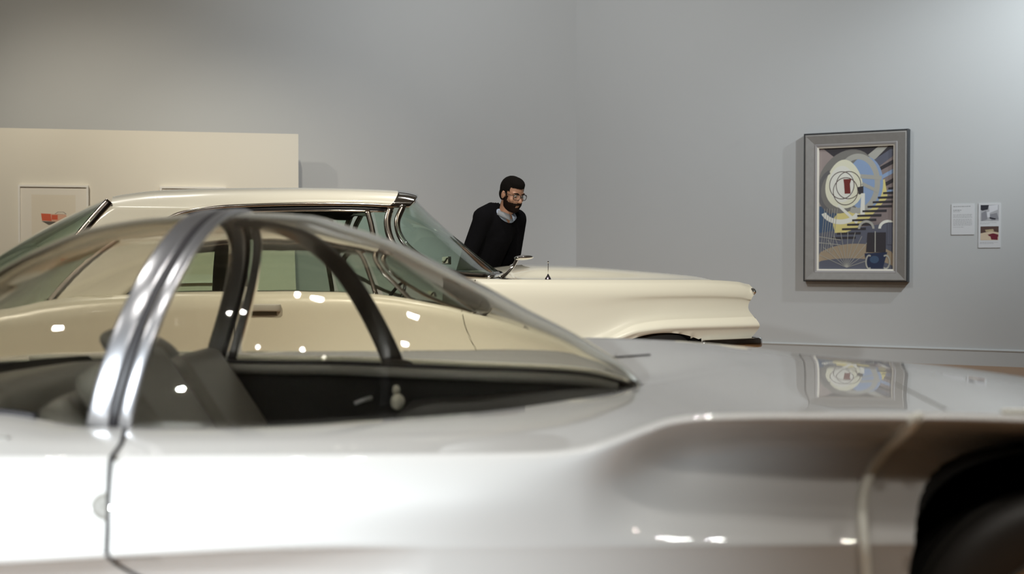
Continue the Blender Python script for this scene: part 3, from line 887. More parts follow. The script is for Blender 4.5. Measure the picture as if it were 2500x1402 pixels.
def hoop(name, xoff, half, mat_, x_far, label=None, thick=0.006):
    path = []; ups = []
    for k in range(61):
        t = math.pi * k / 60
        X = xoff + 0.13 * math.sin(t) + (x_far - xoff) * (k / 60)
        p = dome(X, t, 0.004); q = dome(X, t, 0.05)
        path.append(p); ups.append((q - p).normalized())
    V, Fc = tube_mesh(path, 0, 12, (half, thick), ups)
    return mobj(name, V, Fc, mat_, car, True, label)
hoop('canopy_hoop', -0.828, 0.023, M['brushed'], -0.89, 'broad satin metal hoop of the rear canopy')
hoop('canopy_hoop', -0.772, 0.0135, M['brushed'], -0.835, 'narrower satin metal hoop of the front canopy')
hoop('hoop_seal', -0.797, 0.008, M['seal'], -0.86, None, 0.003)
# dark brace running from the hoop crown to the far rim
path = []; ups = []; rr = []
for k in range(31):
    u = k / 30
    t = math.pi * (0.50 + 0.50 * u)
    X = -0.66 + 0.32 * (u ** 0.85)
    p = dome(X, t, -0.022); q = dome(X, t, 0.05)
    path.append(p); ups.append((q - p).normalized())
V, Fc = tube_mesh(path, 0, 12, (0.031, 0.010), ups)
mobj('canopy_brace', V, Fc, M['darkstrut'], car, True, 'dark curved brace on the far side of the canopy')
ellipsoid('brace_foot', path[-1] + Vector((0.012, -0.005, -0.004)), (0.05, 0.02, 0.02), M['darkstrut'], car)

# panel gaps, door handle recess, creases
def seam(name, pix, r, mat_=M['dark_gap'], fn=hit_flank, off=0.0, parent=car, label=None, n=3):
    pts = catmull([np.array([px, py], float) for px, py in pix], n) if len(pix) > 2 else [np.array([pix[0][0] + (pix[1][0] - pix[0][0]) * k / 8, pix[0][1] + (pix[1][1] - pix[0][1]) * k / 8]) for k in range(9)]
    P = [fn(px, py, off) for px, py in pts]
    return tube(name, P, r, mat_, parent, 8, smooth_path=False, label=label)
seam('door_gap', [(268, 1124), (265, 1150), (262, 1200), (260, 1260), (258, 1320), (256, 1356)], 0.0045)
seam('door_gap', [(302, 1050), (299, 1068), (292, 1088), (280, 1105), (269, 1120)], 0.0048, fn=hit_top)
seam('door_gap', [(257, 1358), (272, 1374), (300, 1392), (335, 1410), (380, 1430)], 0.004)
seam('bonnet_gap', [(2188, 938), (2215, 952), (2250, 970), (2290, 990), (2312, 1001)], 0.0022, M['sill'], fn=hit_top)
seam('cowl_slot', [(1488, 875), (1520, 873), (1560, 870), (1588, 868)], 0.0045, M['dark_gap'], fn=hit_top)
seam('fender_gap', [(1502, 868), (1520, 852), (1545, 838)], 0.0015, M['sill'], fn=hit_top)
seam('flank_slot', [(-40, 1072), (20, 1072)], 0.004, M['sill'], fn=hit_top)
# door handle recess: a half oval on the flank, the scoop's shade put into its grey
V = []; hc = hit_flank(259, 1238); n = 24
for k in range(n + 1):
    a = math.pi / 2 + math.pi * k / n
    for rr_ in (1.0, 0.7, 0.35, 0.0):
        px = 259 + 39 * rr_ * math.cos(a); py = 1238 - 34 * rr_ * math.sin(a)
        p = hit_flank(px, py); V.append(p + Vector((0, -0.0040 - 0.0030 * math.sin(math.pi * min(1, (1 - rr_) * 1.2)), 0)))
fix_normals(mobj('door_handle', V, grid_faces(n + 1, 4), mat('handle_recess_shade', (0.26, 0.25, 0.22), 0.5), car, True, 'half-oval door handle recess, its shade put into the grey colour'))
tube('handle_lip', [hit_flank(259 + 39 * math.cos(math.pi / 2 + math.pi * k / 16), 1238 - 34 * math.sin(math.pi / 2 + math.pi * k / 16), 0.002) for k in range(17)], 0.0018, M['silver'], car, 6, smooth_path=False)
# raised pale trim that drops down the fender ahead of the wheel arch
pix = [(2246, 1004), (2226, 1030), (2190, 1068), (2152, 1110), (2122, 1155), (2106, 1200), (2102, 1250), (2106, 1310), (2112, 1370), (2116, 1430), (2118, 1500), (2118, 1600)]
P = [hit_flank(px, max(py, 1016), 0.013) for px, py in catmull([np.array(p, float) for p in pix], 4)]
V, Fc = tube_mesh(P, 0, 12, (0.0085, 0.012), [(0, -1, 0)] * len(P))
mobj('fender_trim', V, Fc, M['white_trim'], car, True, 'pale curved trim strip on the front fender')
tube('headlamp_trim', [hit_top(2450, 1011, 0.003), hit_top(2500, 1012, 0.003), hit_top(2600, 1014, 0.003)], 0.006, M['white_trim'], car, 10)

# ------------------------------------------------------------------ CREAM CAR (middle distance)
B0 = Vector((-1.353, 7.10, 0)); D = Vector((0.962, 0.272, 0)).normalized(); N = Vector((-D.y, D.x, 0))
def CW(s, w, z): return B0 + D * s + N * w + Vector((0, 0, z))
def cpx(px, py, w):
    u = (px - 1250) / F
    by, bx = B0.y + w * N.y, B0.x + w * N.x
    s = (u * by - bx) / (D.x - u * D.y)
    Y = by + s * D.y
    return s, CH - (py - HZ) / F * Y
def cfn(pts, w):
    q = [cpx(px, py, w) for px, py in pts]
    return pchip([a for a, _ in q], [b_ for _, b_ in q])
WC = 1.0
cream = empty('cream_sedan', CW(0.6, WC, 0), 'cream 1950s sedan with green-tinted glass, parked behind the silver concept car', 'car')
S0, S1 = -2.6, cpx(1846, 700, 0.08)[0]
c_crest = cfn([(-800, 684), (0, 684), (570, 682), (900, 680), (1100, 680), (1200, 682), (1500, 683), (1700, 683), (1810, 688), (1840, 694), (1852, 688)], 0.12)
c_flare = cfn([(-800, 860), (900, 880), (1380, 870), (1480, 838), (1560, 808), (1640, 799), (1850, 793)], 0.0)     # lower flared crease
hoodz = cfn([(1195, 664), (1300, 651), (1400, 653), (1500, 659), (1600, 667), (1688, 678), (1700, 690), (1760, 695), (1860, 705)], 0.85)
SW0, SW1 = cpx(1190, 676, 0.15)[0], cpx(1197, 668, 1.0)[0]
def c_inner(s):
    if s >= SW1 or s <= -1.75: return WC
    if s > SW0: return 0.15 + (WC - 0.15) * (1 - math.sqrt(max(0, 1 - ((s - SW0) / (SW1 - SW0)) ** 2)))
    if s < -1.3: return 0.15 + (WC - 0.15) * (1 - math.sqrt(max(0, 1 - ((-1.3 - s) / 0.45) ** 2)))
    return 0.15
AS = cpx(1620, 818, 0.0)[0]; AZ = 0.27; ARX, ARZ = 0.48, cpx(1620, 816, 0.0)[1] - 0.262
def cream_section(s):
    zc = c_crest(s); zl = c_flare(s)
    fr = fade(s, 1.5, 2.3)
    wi = c_inner(s)
    side = [(0.35, 0.17), (0.16, 0.18), (0.07, 0.24), (0.035, zl - 0.16), (0.012 - 0.03 * fr, zl - 0.03), (0.000 - 0.035 * fr, zl), (0.010 + 0.02 * fr, zl + 0.07),
            (0.02 + 0.02 * fr, (zl + zc) / 2 + 0.02), (0.03, zc - 0.09), (0.055, zc - 0.03), (0.10, zc)]
    if wi < 0.2:
        tp = [(0.10, zc), (0.125, zc + 0.002), (wi, zc)]
        top = []
        for k in range(1, 31): top.append((0.10 + (wi - 0.10) * k / 30, zc + 0.003 * math.sin(math.pi * k / 30)))
    else:
        zh = hoodz(s) if s > 0 else zc + 0.02
        pts = [(0.10, zc), (0.22, zc - 0.006), (0.36, zc - 0.004 + (zh - zc) * 0.1), (0.50, zc + (zh - zc) * 0.75), (0.62, zh), (1.0, zh + 0.012)]
        cv = catmull(pts, 12)
        ws = [p[0] for p in cv]; zs = [p[1] for p in cv]
        top = []
        for k in range(1, 31):
            w = 0.10 + (wi - 0.10) * (k / 30); top.append((w, float(np.interp(w, ws, zs))))
    return catmull(side, 5) + top
f_end = pchip([0.1, 0.35, cpx(1832, 830, 0)[1], cpx(1848, 798, 0)[1], cpx(1846, 780, 0)[1], cpx(1835, 752, 0)[1], cpx(1841, 728, 0)[1], cpx(1853, 710, 0)[1], cpx(1850, 700, 0)[1], 1.05],
              [-0.25, -0.12] + [cpx(px, 700, 0)[0] - S1 for px in (1834, 1849, 1846, 1834, 1842, 1853, 1848, 1838)])
cst = list(np.arange(S0, S1 - 0.001, 0.014)) + [S1]
V = []; nv = 0
raw = []
for s in cst:
    sec = cream_section(s)
    for w in sec:
        k = fade(s, S1 - 0.35, S1)
        # rounded plan of the nose and the tail, and its scooped side profile
        ss = s + k * f_end(w[1]) * (1 if w[0] < 0.9 else 1) - 0.0 * w[0]
        raw.append((ss, w[0], w[1]))
    nv = len(sec)
raw = np.array(raw)
er = np.hypot((raw[:, 0] - AS) / ARX, (raw[:, 2] - AZ) / ARZ)
for i in range(len(raw)):
    if raw[i, 1] < 0.2 and abs(er[i] - 1) < 0.03 and raw[i, 2] > 0.2:
        raw[i, 0] = AS + (raw[i, 0] - AS) / er[i]; raw[i, 2] = AZ + (raw[i, 2] - AZ) / er[i]
Fc = []
for f in grid_faces(len(cst), nv):
    c = raw[list(f)].mean(axis=0)
    if raw[f[0], 1] < 0.36 and c[2] < 0.75 and math.hypot((c[0] - AS) / ARX, (c[2] - AZ) / ARZ) < 0.999: continue
    Fc.append(f)
for mir in (False, True):
    V = [CW(r[0], (2 * WC - r[1]) if mir else r[1], r[2]) for r in raw]
    fix_normals(mobj('body_side' if mir else 'body', V, Fc, M['cream'], cream, True))
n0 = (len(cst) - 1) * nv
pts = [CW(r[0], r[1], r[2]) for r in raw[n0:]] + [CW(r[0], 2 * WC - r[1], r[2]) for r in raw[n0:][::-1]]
mobj('front_panel', [p for p in pts], [tuple(range(len(pts)))], M['liner'], cream, False, 'black panel for the shade in the grille opening')  # closed panel; its black colour stands in for the shade inside the grille
pts = [CW(r[0], r[1], r[2]) for r in raw[:nv]] + [CW(r[0], 2 * WC - r[1], r[2]) for r in raw[:nv][::-1]]
mobj('tail_panel', [p for p in pts], [tuple(range(len(pts)))], M['cream'], cream, False)
# grille bars and headlamps on the nose
for k in range(5):
    z = 0.50 + k * 0.06
    tube('grille_bar', [CW(S1 - 0.02, 0.45 + 0.275 * j, z) for j in range(5)], 0.008, M['chrome'], cream, 8, smooth_path=False)
for w in (0.22, 1.78):
    lathe('headlamp', [(0.075, -0.06), (0.085, 0.0), (0.078, 0.008), (0.06, 0.018), (0.001, 0.026)], CW(S1 - 0.045, w, 0.80), D, M['chrome'], cream, 24)
# bumper
bp = [CW(S1 - 0.40, -0.012, 0.598), CW(S1 - 0.2, -0.02, 0.602), CW(S1 - 0.04, -0.02, 0.606), CW(S1 + 0.01, 0.05, 0.606), CW(S1 + 0.03, 0.3, 0.60), CW(S1 + 0.04, 1.0, 0.595), CW(S1 + 0.03, 1.7, 0.60), CW(S1 + 0.01, 1.95, 0.606), CW(S1 - 0.3, 2.02, 0.600)]
tube('bumper', [p + Vector((0, 0, 0.0)) - Vector((0, 0, 0.04)) for p in bp], 0, M['chrome'], cream, 12, flat=(0.014, 0.030), up=(0, 0, 1))
tube('bumper_lower', [p - Vector((0, 0, 0.125)) for p in bp], 0, M['chrome'], cream, 12, flat=(0.014, 0.028), up=(0, 0, 1))
# chrome tip over the headlamp
s_, z_ = cpx(1846, 712, 0.04)
ellipsoid('headlamp_brow', CW(s_ - 0.015, 0.06, z_), (0.018, 0.040, 0.022), M['chrome'], cream, axes=(D, N, Vector((0, 0, 1))))
# front wheels
for w, sg in ((0.09, 1), (1.91, -1)):
    p = CW(AS, w, 0); wheel(p.x, p.y, sg, 0.33, cream, tuple(N), W=0.19)
    p = CW(-1.75, w + 0.03 * sg, 0); wheel(p.x, p.y, sg, 0.33, cream, tuple(N), W=0.19)
for w0, w1 in ((0.06, 0.55), (1.94, 1.45)):
    V = []
    for w in (w0, w1):
        for k in range(33):
            a = math.radians(-20 + 220 * k / 32); V.append(CW(AS + ARX * math.cos(a), w, AZ + ARZ * math.sin(a)))
    mobj('wheel_housing', V, [(k, k + 1, k + 34, k + 33) for k in range(32)] + [tuple(range(33, 66))], M['liner'], cream, False)

# roof
def wside(z): return 0.14 + max(0, z - 0.92) * 0.26
def SP(px, py):
    """point of the glasshouse side"""
    w = 0.2
    for _ in range(6):
        s, z = cpx(px, py, w); w = wside(z)
    return s, w, z
r_drip = pchip(*zip(*[(SP(px, py)[0], SP(px, py)[2]) for px, py in ((250, 512), (330, 520), (430, 522), (520, 508), (620, 502), (760, 499), (880, 500), (960, 504), (985, 505))]))
r_top = cfn([(230, 500), (268, 487), (310, 479), (380, 471), (480, 467), (620, 465), (760, 465), (880, 469), (960, 477), (990, 482)], 0.9)
RS0, RS1 = SP(268, 512)[0], SP(952, 503)[0]
rst = list(np.linspace(RS0, RS1, 90)); V = []; nv = 0
def roof_s(s, v):                                # plan curvature of the front and rear edges
    q = math.sin(math.pi * v)
    return s + 0.10 * q * fade(s, RS1 - 0.5, RS1) + 0.02 * q * fade(-s, -RS0 - 0.3, -RS0)
for s in rst:
    zd, zt = r_drip(s), r_top(s)
    w0 = wside(zd)
    half = catmull([(w0, zd), (w0 + 0.008, zd + 0.03), (w0 + 0.05, zd + (zt - zd) * 0.62), (w0 + 0.16, zd + (zt - zd) * 0.88), (w0 + 0.4, zt - 0.004), (WC, zt + 0.002)], 7)
    full = half + [(2 * WC - a, b_) for a, b_ in half[:-1][::-1]]
    nv = len(full)
    for i, (w, z) in enumerate(full): V.append(CW(roof_s(s, i / (nv - 1)), w, z))
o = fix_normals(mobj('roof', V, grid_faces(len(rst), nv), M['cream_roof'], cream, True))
V2 = [Vector(v) - Vector((0, 0, 0.035)) for v in V]
mobj('headliner', V2, grid_faces(len(rst), nv), M['headliner'], cream, True)

def strip(name, edgeA, edgeB, mat_, thick=0.006, mirror=True, label=None, nz=24, nsub=10):
    """panel on the glasshouse side between two pixel edges sampled by height"""
    A = [SP(*p) for p in edgeA]; Bq = [SP(*p) for p in edgeB]
    fa = pchip([a[2] for a in A], [a[0] for a in A]); fb = pchip([a[2] for a in Bq], [a[0] for a in Bq])
    z0_ = max(min(a[2] for a in A), min(a[2] for a in Bq)); zA_ = max(a[2] for a in A); zB_ = max(a[2] for a in Bq)
    outs = []
    for mir in ((False, True) if mirror else (False,)):
        V = []
        for i in range(nz + 1):
            for j in range(nsub + 1):
                t = j / nsub; zt = zA_ + (zB_ - zA_) * t
                z = z0_ + (zt - z0_) * i / nz
                s = fa(z) * (1 - t) + fb(z) * t
                w = wside(z); V.append(CW(s, 2 * WC - w if mir else w, z))
        o = fix_normals(mobj(name, V, grid_faces(nz + 1, nsub + 1), mat_, cream, True, label))
        solid(o, thick, 0); outs.append(o)
    return outs
strip('rear_pillar', [(268, 505), (215, 548), (170, 602), (120, 660), (97, 688)], [(520, 508), (432, 528), (385, 588), (335, 650), (290, 688)], M['cream'], 0.02)
strip('rear_side_window', [(515, 516), (440, 532), (392, 590), (340, 650), (298, 688)], [(556, 514), (556, 560), (556, 610), (556, 660), (556, 688)], M['green_glass'], 0.005)
strip('front_side_window', [(604, 514), (604, 560), (604, 610), (604, 660), (604, 688)], [(896, 512), (906, 560), (917, 610), (928, 660), (938, 688)], M['green_glass'], 0.005)
strip('vent_window', [(912, 512), (922, 560), (933, 610), (944, 660), (954, 688)], [(948, 515), (942, 545), (950, 585), (985, 640), (1022, 688)], M['green_glass'], 0.005)
strip('door_pillar', [(556, 514), (556, 600), (556, 688)], [(604, 514), (604, 600), (604, 688)], mat('pillar_grey', (0.22, 0.21, 0.17), 0.4, metal=0.4), 0.03)
def side_tube(name, pix, mat_, flat, mirror=True, dw=-0.008, label=None):
    pts = [SP(*p) for p in catmull([np.array(p, float) for p in pix], 6)]
    for mir in ((False, True) if mirror else (False,)):
        P = [CW(s, (2 * WC - w - dw) if mir else w + dw, z) for s, w, z in pts]
        tube(name, P, 0, mat_, cream, 12, flat=flat, up=tuple(-N), smooth_path=False, label=label)
chr_dark = mat('bronzed_chrome', (0.42, 0.38, 0.33), 0.14, metal=1.0)
side_tube('drip_rail', [(395, 545), (432, 524), (520, 508), (620, 502), (760, 499), (880, 500), (965, 504)], chr_dark, (0.010, 0.012), dw=-0.014)
side_tube('window_frame', [(470, 527), (540, 516), (640, 512), (780, 510), (950, 513)], M['black'], (0.012, 0.006), dw=0.0)
side_tube('upper_chrome', [(470, 531), (540, 520), (640, 516), (780, 514), (950, 517)], M['chrome'], (0.005, 0.006), dw=-0.005)
side_tube('vent_bar', [(896, 514), (906, 550), (915, 600), (932, 690)], chr_dark, (0.016, 0.010))
side_tube('windscreen_pillar', [(953, 508), (945, 545), (955, 588), (990, 640), (1035, 696)], chr_dark, (0.020, 0.012), label='inner chrome dogleg pillar')
side_tube('windscreen_surround', [(984, 503), (969, 545), (984, 590), (1045, 640), (1110, 668), (1188, 677)], chr_dark, (0.018, 0.014), label='outer chrome dogleg pillar')
side_tube('belt_moulding', [(95, 687), (300, 686), (570, 684), (900, 684), (1030, 684)], chr_dark, (0.008, 0.006), dw=-0.012)
side_tube('rear_window_surround', [(268, 492), (240, 522), (190, 580), (130, 652), (98, 690)], mat('dark_chrome', (0.20, 0.17, 0.15), 0.2, metal=1.0), (0.022, 0.012))
# chrome header around the front edge of the roof
V = []; hs = list(np.linspace(RS1 - 0.004, RS1 + 0.115, 12))
for s in hs:
    k = (s - RS1) / 0.115
    zd, zt = r_drip(RS1), r_top(s) - 0.012 * max(0, k) ** 3
    w0 = wside(zd)
    half = catmull([(w0 - 0.003, zd - 0.004), (w0 + 0.006, zd + 0.03), (w0 + 0.048, zd + (zt - zd) * 0.64), (w0 + 0.16, zd + (zt - zd) * 0.90), (w0 + 0.4, zt), (WC, zt + 0.006)], 7)
    full = half + [(2 * WC - a, b_) for a, b_ in half[:-1][::-1]]
    for i, (w, z) in enumerate(full):
        q = math.sin(math.pi * i / (nv - 1))
        V.append(CW(s + 0.10 * q, w, z))
o = fix_normals(mobj('roof_header', V, grid_faces(len(hs), nv), M['chrome'], cream, True, 'chrome strip across the roof front')); solid(o, 0.02, -1)

# wrap-around glass, front and rear
def wrap(name, near, centre, label, bulge=0.55):
    A = [(*cpx(px, py, w), w) for px, py, w in near]; C_ = [cpx(px, py, 1.0) for px, py in centre]
    A = catmull([np.array(a) for a in A], 6); C_ = catmull([np.array(c) for c in C_], 6)
    V = []; m_ = 28
    for a, c in zip(A, C_):
        for k in range(2 * m_ + 1):
            v = k / m_
            vv = v if v <= 1 else 2 - v
            e = math.sin(vv * math.pi / 2) ** bulge
            w = a[2] + (1 - a[2]) * vv
            V.append(CW(a[0] + (c[0] - a[0]) * e, w if v <= 1 else 2 - w, a[1] + (c[1] - a[1]) * e))
    o = fix_normals(mobj(name, V, grid_faces(len(A), 2 * m_ + 1), M['green_glass'], cream, True, label))
    solid(o, 0.005, 0)
    return [V[(len(A) - 1) * (2 * m_ + 1) + k] for k in range(2 * m_ + 1)], [V[k] for k in range(2 * m_ + 1)]
lo, hi = wrap('windscreen', [(984, 503, 0.25), (969, 545, 0.21), (984, 590, 0.17), (1050, 645, 0.15), (1188, 677, 0.15)], [(1000, 493), (1040, 527), (1090, 571), (1142, 616), (1196, 664)], 'green-tinted wrap-around windscreen')
tube('windscreen_trim', lo, 0.011, M['chrome'], cream, 8, smooth_path=False)
lo, hi = wrap('rear_window', [(268, 500, 0.24), (225, 536, 0.21), (175, 596, 0.18), (120, 660, 0.155), (97, 690, 0.145)], [(264, 487), (180, 524), (95, 568), (0, 624), (-80, 680)], 'green-tinted wrap-around rear window', 0.7)
tube('rear_window_trim', lo, 0.010, M['chrome'], cream, 8, smooth_path=False)
# cabin
CA = (D, N, Vector((0, 0, 1)))
box('cabin_floor', CW(-0.2, 1.0, 0.42), (3.2, 1.6, 0.04), M['seat_brown'], cream, axes=CA)
box('front_bench_backrest', CW(0.02, 1.0, 0.72), (0.16, 1.35, 0.46), M['seat_brown'], cream, 0.05, axes=CA)
box('front_bench_cushion', CW(0.33, 1.0, 0.52), (0.60, 1.35, 0.16), M['seat_brown'], cream, 0.05, axes=CA)
box('rear_bench_backrest', CW(-1.12, 1.0, 0.74), (0.18, 1.40, 0.46), M['seat_brown'], cream, 0.05, axes=CA)
box('rear_bench_cushion', CW(-0.82, 1.0, 0.52), (0.60, 1.40, 0.16), M['seat_brown'], cream, 0.05, axes=CA)
box('dashboard', CW(1.12, 1.0, 0.86), (0.24, 1.60, 0.14), M['seat_brown'], cream, 0.05, axes=CA)
sc_ = CW(0.86, 0.55, 0.93)
axd = (D * -0.85 + Vector((0, 0, 0.5))).normalized()
u_ = axd.cross(N).normalized()
tube('steering_wheel', [sc_ + (N * math.cos(2 * math.pi * k / 32) + u_ * math.sin(2 * math.pi * k / 32)) * 0.19 for k in range(33)], 0.011, M['black'], cream, 8, smooth_path=False)
tube('steering_column', [sc_, sc_ - axd * 0.3], 0.02, M['black'], cream, 8, smooth_path=False)
mp_ = cpx(1098, 636, 0.8)
box('inner_mirror', CW(mp_[0] - 0.02, 0.8, mp_[1]), (0.02, 0.18, 0.05), M['chrome'], cream, 0.008, axes=CA)

# door furniture
def cside(px, py, off=0.0):
    w = 0.02
    for _ in range(8):
        s, z = cpx(px, py, w)
        sec = cream_section(min(max(s, S0), S1)); ws = 0.02
        for i in range(len(sec) - 1):
            if min(sec[i][1], sec[i + 1][1]) <= z <= max(sec[i][1], sec[i + 1][1]) and sec[i][0] < 0.13 and sec[i + 1][0] < 0.13:
                d_ = sec[i + 1][1] - sec[i][1]
                ws = sec[i][0] + (sec[i + 1][0] - sec[i][0]) * ((z - sec[i][1]) / d_ if abs(d_) > 1e-6 else 0); break
        w = ws
    return CW(s, w - off, z)
def cseam(pix, r=0.0035):
    pts = catmull([np.array(p, float) for p in pix], 4)
    tube('door_gap', [cside(*p) for p in pts], r, mat('cream_gap', (0.10, 0.09, 0.06), 0.8) if 'cream_gap' not in bpy.data.materials else bpy.data.materials['cream_gap'], cream, 6, smooth_path=False)
cseam([(570, 686), (571, 760), (571, 820), (571, 900)])
cseam([(1160, 684), (1158, 745), (1168, 790), (1184, 830), (1190, 900)])
h0, h1, h2 = cside(594, 730, 0.03), cside(636, 729, 0.036), cside(680, 730, 0.03)
b_h = tube('door_handle', [cside(590, 730, 0.004), h0, h1, h2, cside(684, 730, 0.004)], 0, mat('handle_chrome', (0.52, 0.51, 0.47), 0.4, metal=0.15), cream, 12, flat=(0.008, 0.024), up=(0, 0, 1), label='chrome door handle')
tube('handle_plate', [cside(599, 742, 0.002), cside(636, 743, 0.002), cside(676, 742, 0.002)], 0, mat('handle_outline_dark', (0.16, 0.15, 0.12), 0.3, metal=0.5), b_h, 12, flat=(0.003, 0.022), up=(0, 0, 1))  # dark plate outlining the handle from behind
ellipsoid('lock_button', cside(599, 731, 0.034), (0.012, 0.008, 0.012), M['chrome'], b_h)

# fender mirror and antenna
def cpoint(px, py, w): s, z = cpx(px, py, w); return CW(s, w, z)
base_ = cpoint(1222, 682, 0.16)
tube('fender_mirror_stalk', [base_, cpoint(1238, 668, 0.17), cpoint(1252, 652, 0.18), cpoint(1262, 634, 0.19)], [0.018, 0.010, 0.009, 0.010], M['chrome'], cream, 10)
ellipsoid('fender_mirror_foot', base_ + Vector((0, 0, -0.002)), (0.075, 0.035, 0.010), M['chrome'], cream, axes=CA)
ellipsoid('fender_mirror', cpoint(1279, 629, 0.20), (0.060, 0.045, 0.015), M['chrome'], cream, axes=((D * 0.99 + Vector((0, 0, 0.06))).normalized(), N, Vector((0, 0, 1))))
ab = cpoint(1338, 697, 0.14)
lathe('antenna_base', [(0.030, 0.0), (0.026, 0.010), (0.016, 0.018), (0.019, 0.030), (0.018, 0.040), (0.008, 0.056), (0.003, 0.066)], ab, (0, 0, 1), mat('dark_chrome_base', (0.25, 0.23, 0.27), 0.12, metal=1.0), cream, 20)
tube('antenna_mast', [ab + Vector((0, 0, 0.06)), ab + Vector((0.001, 0, 0.135))], 0.0022, M['chrome'], cream, 6, smooth_path=False)
ellipsoid('antenna_tip', ab + Vector((0.001, 0, 0.137)), (0.005, 0.005, 0.006), M['chrome'], cream, seg=10)
lathe('wiper_knob', [(0.012, 0), (0.010, 0.01), (0.004, 0.02), (0.003, 0.04)], cpoint(1205, 679, 0.3), (0, 0, 1), M['chrome'], cream, 12)

# ------------------------------------------------------------------ PERSON
PX, PY = -0.082, 9.62
man = empty('person', (PX - 0.08, PY + 0.12, 0), 'bearded man in glasses and black V-neck sweater leaning forward behind the cream car', 'person')
Fv = Vector((0.64, -0.77, 0)).normalized()         # facing
Rv = Vector((0.77, 0.64, 0)).normalized()          # towards his left hand (right in the picture)
Up = Vector((0, 0, 1))
def pp(r, f, z): return Vector((PX, PY, 0)) + Rv * r + Fv * f + Up * z
hip = pp(-0.06, -0.19, 0.95); waist = pp(-0.05, -0.14, 1.08); chest = pp(-0.02, -0.05, 1.29); sh = pp(0.0, 0.0, 1.395)
shR = sh - Rv * 0.158 + Up * 0.0; shL = sh + Rv * 0.152 + Up * 0.0
neck0 = pp(0.0, 0.03, 1.41); head_c = pp(0.005, 0.125, 1.545)
elR = shR - Fv * 0.07 - Rv * 0.075 - Up * 0.27; elL = shL - Fv * 0.08 + Rv * 0.03 - Up * 0.29
haR = hip - Fv * 0.17 - Rv * 0.05 - Up * 0.04; haL = hip - Fv * 0.17 + Rv * 0.06 - Up * 0.04
TB = (Rv, (Fv * 0.92 - Up * 0.38).normalized(), (Up * 0.92 + Fv * 0.38).normalized())   # leaning torso frame
TBm = [list(v) for v in TB]
# bare body (head, neck, hands, legs inside the clothes)
hy = (Fv * 0.94 - Up * 0.34).normalized(); hz = (Up * 0.94 + Fv * 0.34).normalized(); hx = Rv
HB = [list(hx), list(hy), list(hz)]
def hp_(x, y, z): return head_c + hx * x + hy * y + hz * z
prims = [('e', hp_(0, -0.012, 0.030), (0.076, 0.096, 0.090), HB), ('e', hp_(0, 0.018, -0.035), (0.062, 0.074, 0.085), HB),
         ('e', hp_(0, 0.055, -0.088), (0.030, 0.028, 0.024), HB),
         ('c', hp_(0, 0.082, 0.012), hp_(0, 0.108, -0.028), 0.009, 0.014), ('e', hp_(0, 0.100, -0.033), (0.019, 0.012, 0.010), HB),
         ('e', hp_(0, 0.082, -0.062), (0.024, 0.010, 0.006), HB), ('e', hp_(0, 0.081, -0.072), (0.020, 0.010, 0.007), HB),
         ('e', hp_(0.03, 0.070, 0.022), (0.028, 0.014, 0.010), HB), ('e', hp_(-0.03, 0.070, 0.022), (0.028, 0.014, 0.010), HB),
         ('e', hp_(0.042, 0.056, -0.025), (0.022, 0.022, 0.022), HB), ('e', hp_(-0.042, 0.056, -0.025), (0.022, 0.022, 0.022), HB),
         ('e', hp_(0.077, -0.008, -0.010), (0.010, 0.020, 0.032), HB), ('e', hp_(-0.077, -0.008, -0.010), (0.010, 0.020, 0.032), HB),
         ('c', neck0 - Up * 0.05, hp_(0, -0.015, -0.06), 0.062, 0.056), ('c', chest, sh + Up * 0.0, 0.09, 0.07),
         ('c', sh, shR, 0.05, 0.045), ('c', sh, shL, 0.05, 0.045), ('c', chest, hip, 0.07, 0.07)]
foR, foL = pp(-0.20, -0.16, 0.09), pp(0.02, -0.12, 0.09)
knR, knL = pp(-0.17, -0.14, 0.50), pp(0.03, -0.08, 0.50)
for (a, e, h) in ((shR, elR, haR), (shL, elL, haL)):
    prims += [('c', a, e, 0.042, 0.034), ('c', e, h, 0.032, 0.024)]
for (h, k, f) in ((hip - Rv * 0.08, knR, foR), (hip + Rv * 0.08, knL, foL)):
    prims += [('c', h, k, 0.075, 0.05), ('c', k, f, 0.048, 0.035), ('c', f - Up * 0.03, f + Fv * 0.15 - Up * 0.05, 0.035, 0.025)]
for sg, h in ((-1, haR), (1, haL)):                    # hands with palm, four fingers and a thumb
    pd = (-Up * 0.75 - Rv * sg * 0.6).normalized(); ax = Fv
    pc_ = h + pd * 0.045
    prims.append(('e', pc_, (0.020, 0.040, 0.046), [list(pd.cross(ax).normalized()), list(ax), list(pd)]))
    for k, L in enumerate((0.070, 0.080, 0.074, 0.058)):
        b0 = pc_ + pd * 0.032 + ax * (0.030 - 0.020 * k); m1 = b0 + pd * L * 0.55; m2 = m1 + pd * L * 0.35 + Rv * -sg * L * 0.25
        prims += [('c', b0, m1, 0.0088, 0.008), ('c', m1, m2, 0.008, 0.0068)]
    t0 = pc_ + ax * 0.032 - pd * 0.01; prims += [('c', t0, t0 + ax * 0.024 + pd * 0.026, 0.011, 0.0095), ('c', t0 + ax * 0.024 + pd * 0.026, t0 + ax * 0.028 + pd * 0.055, 0.0095, 0.008)]
fuse('body', prims, M['skin'], man, 0.0055, 3)
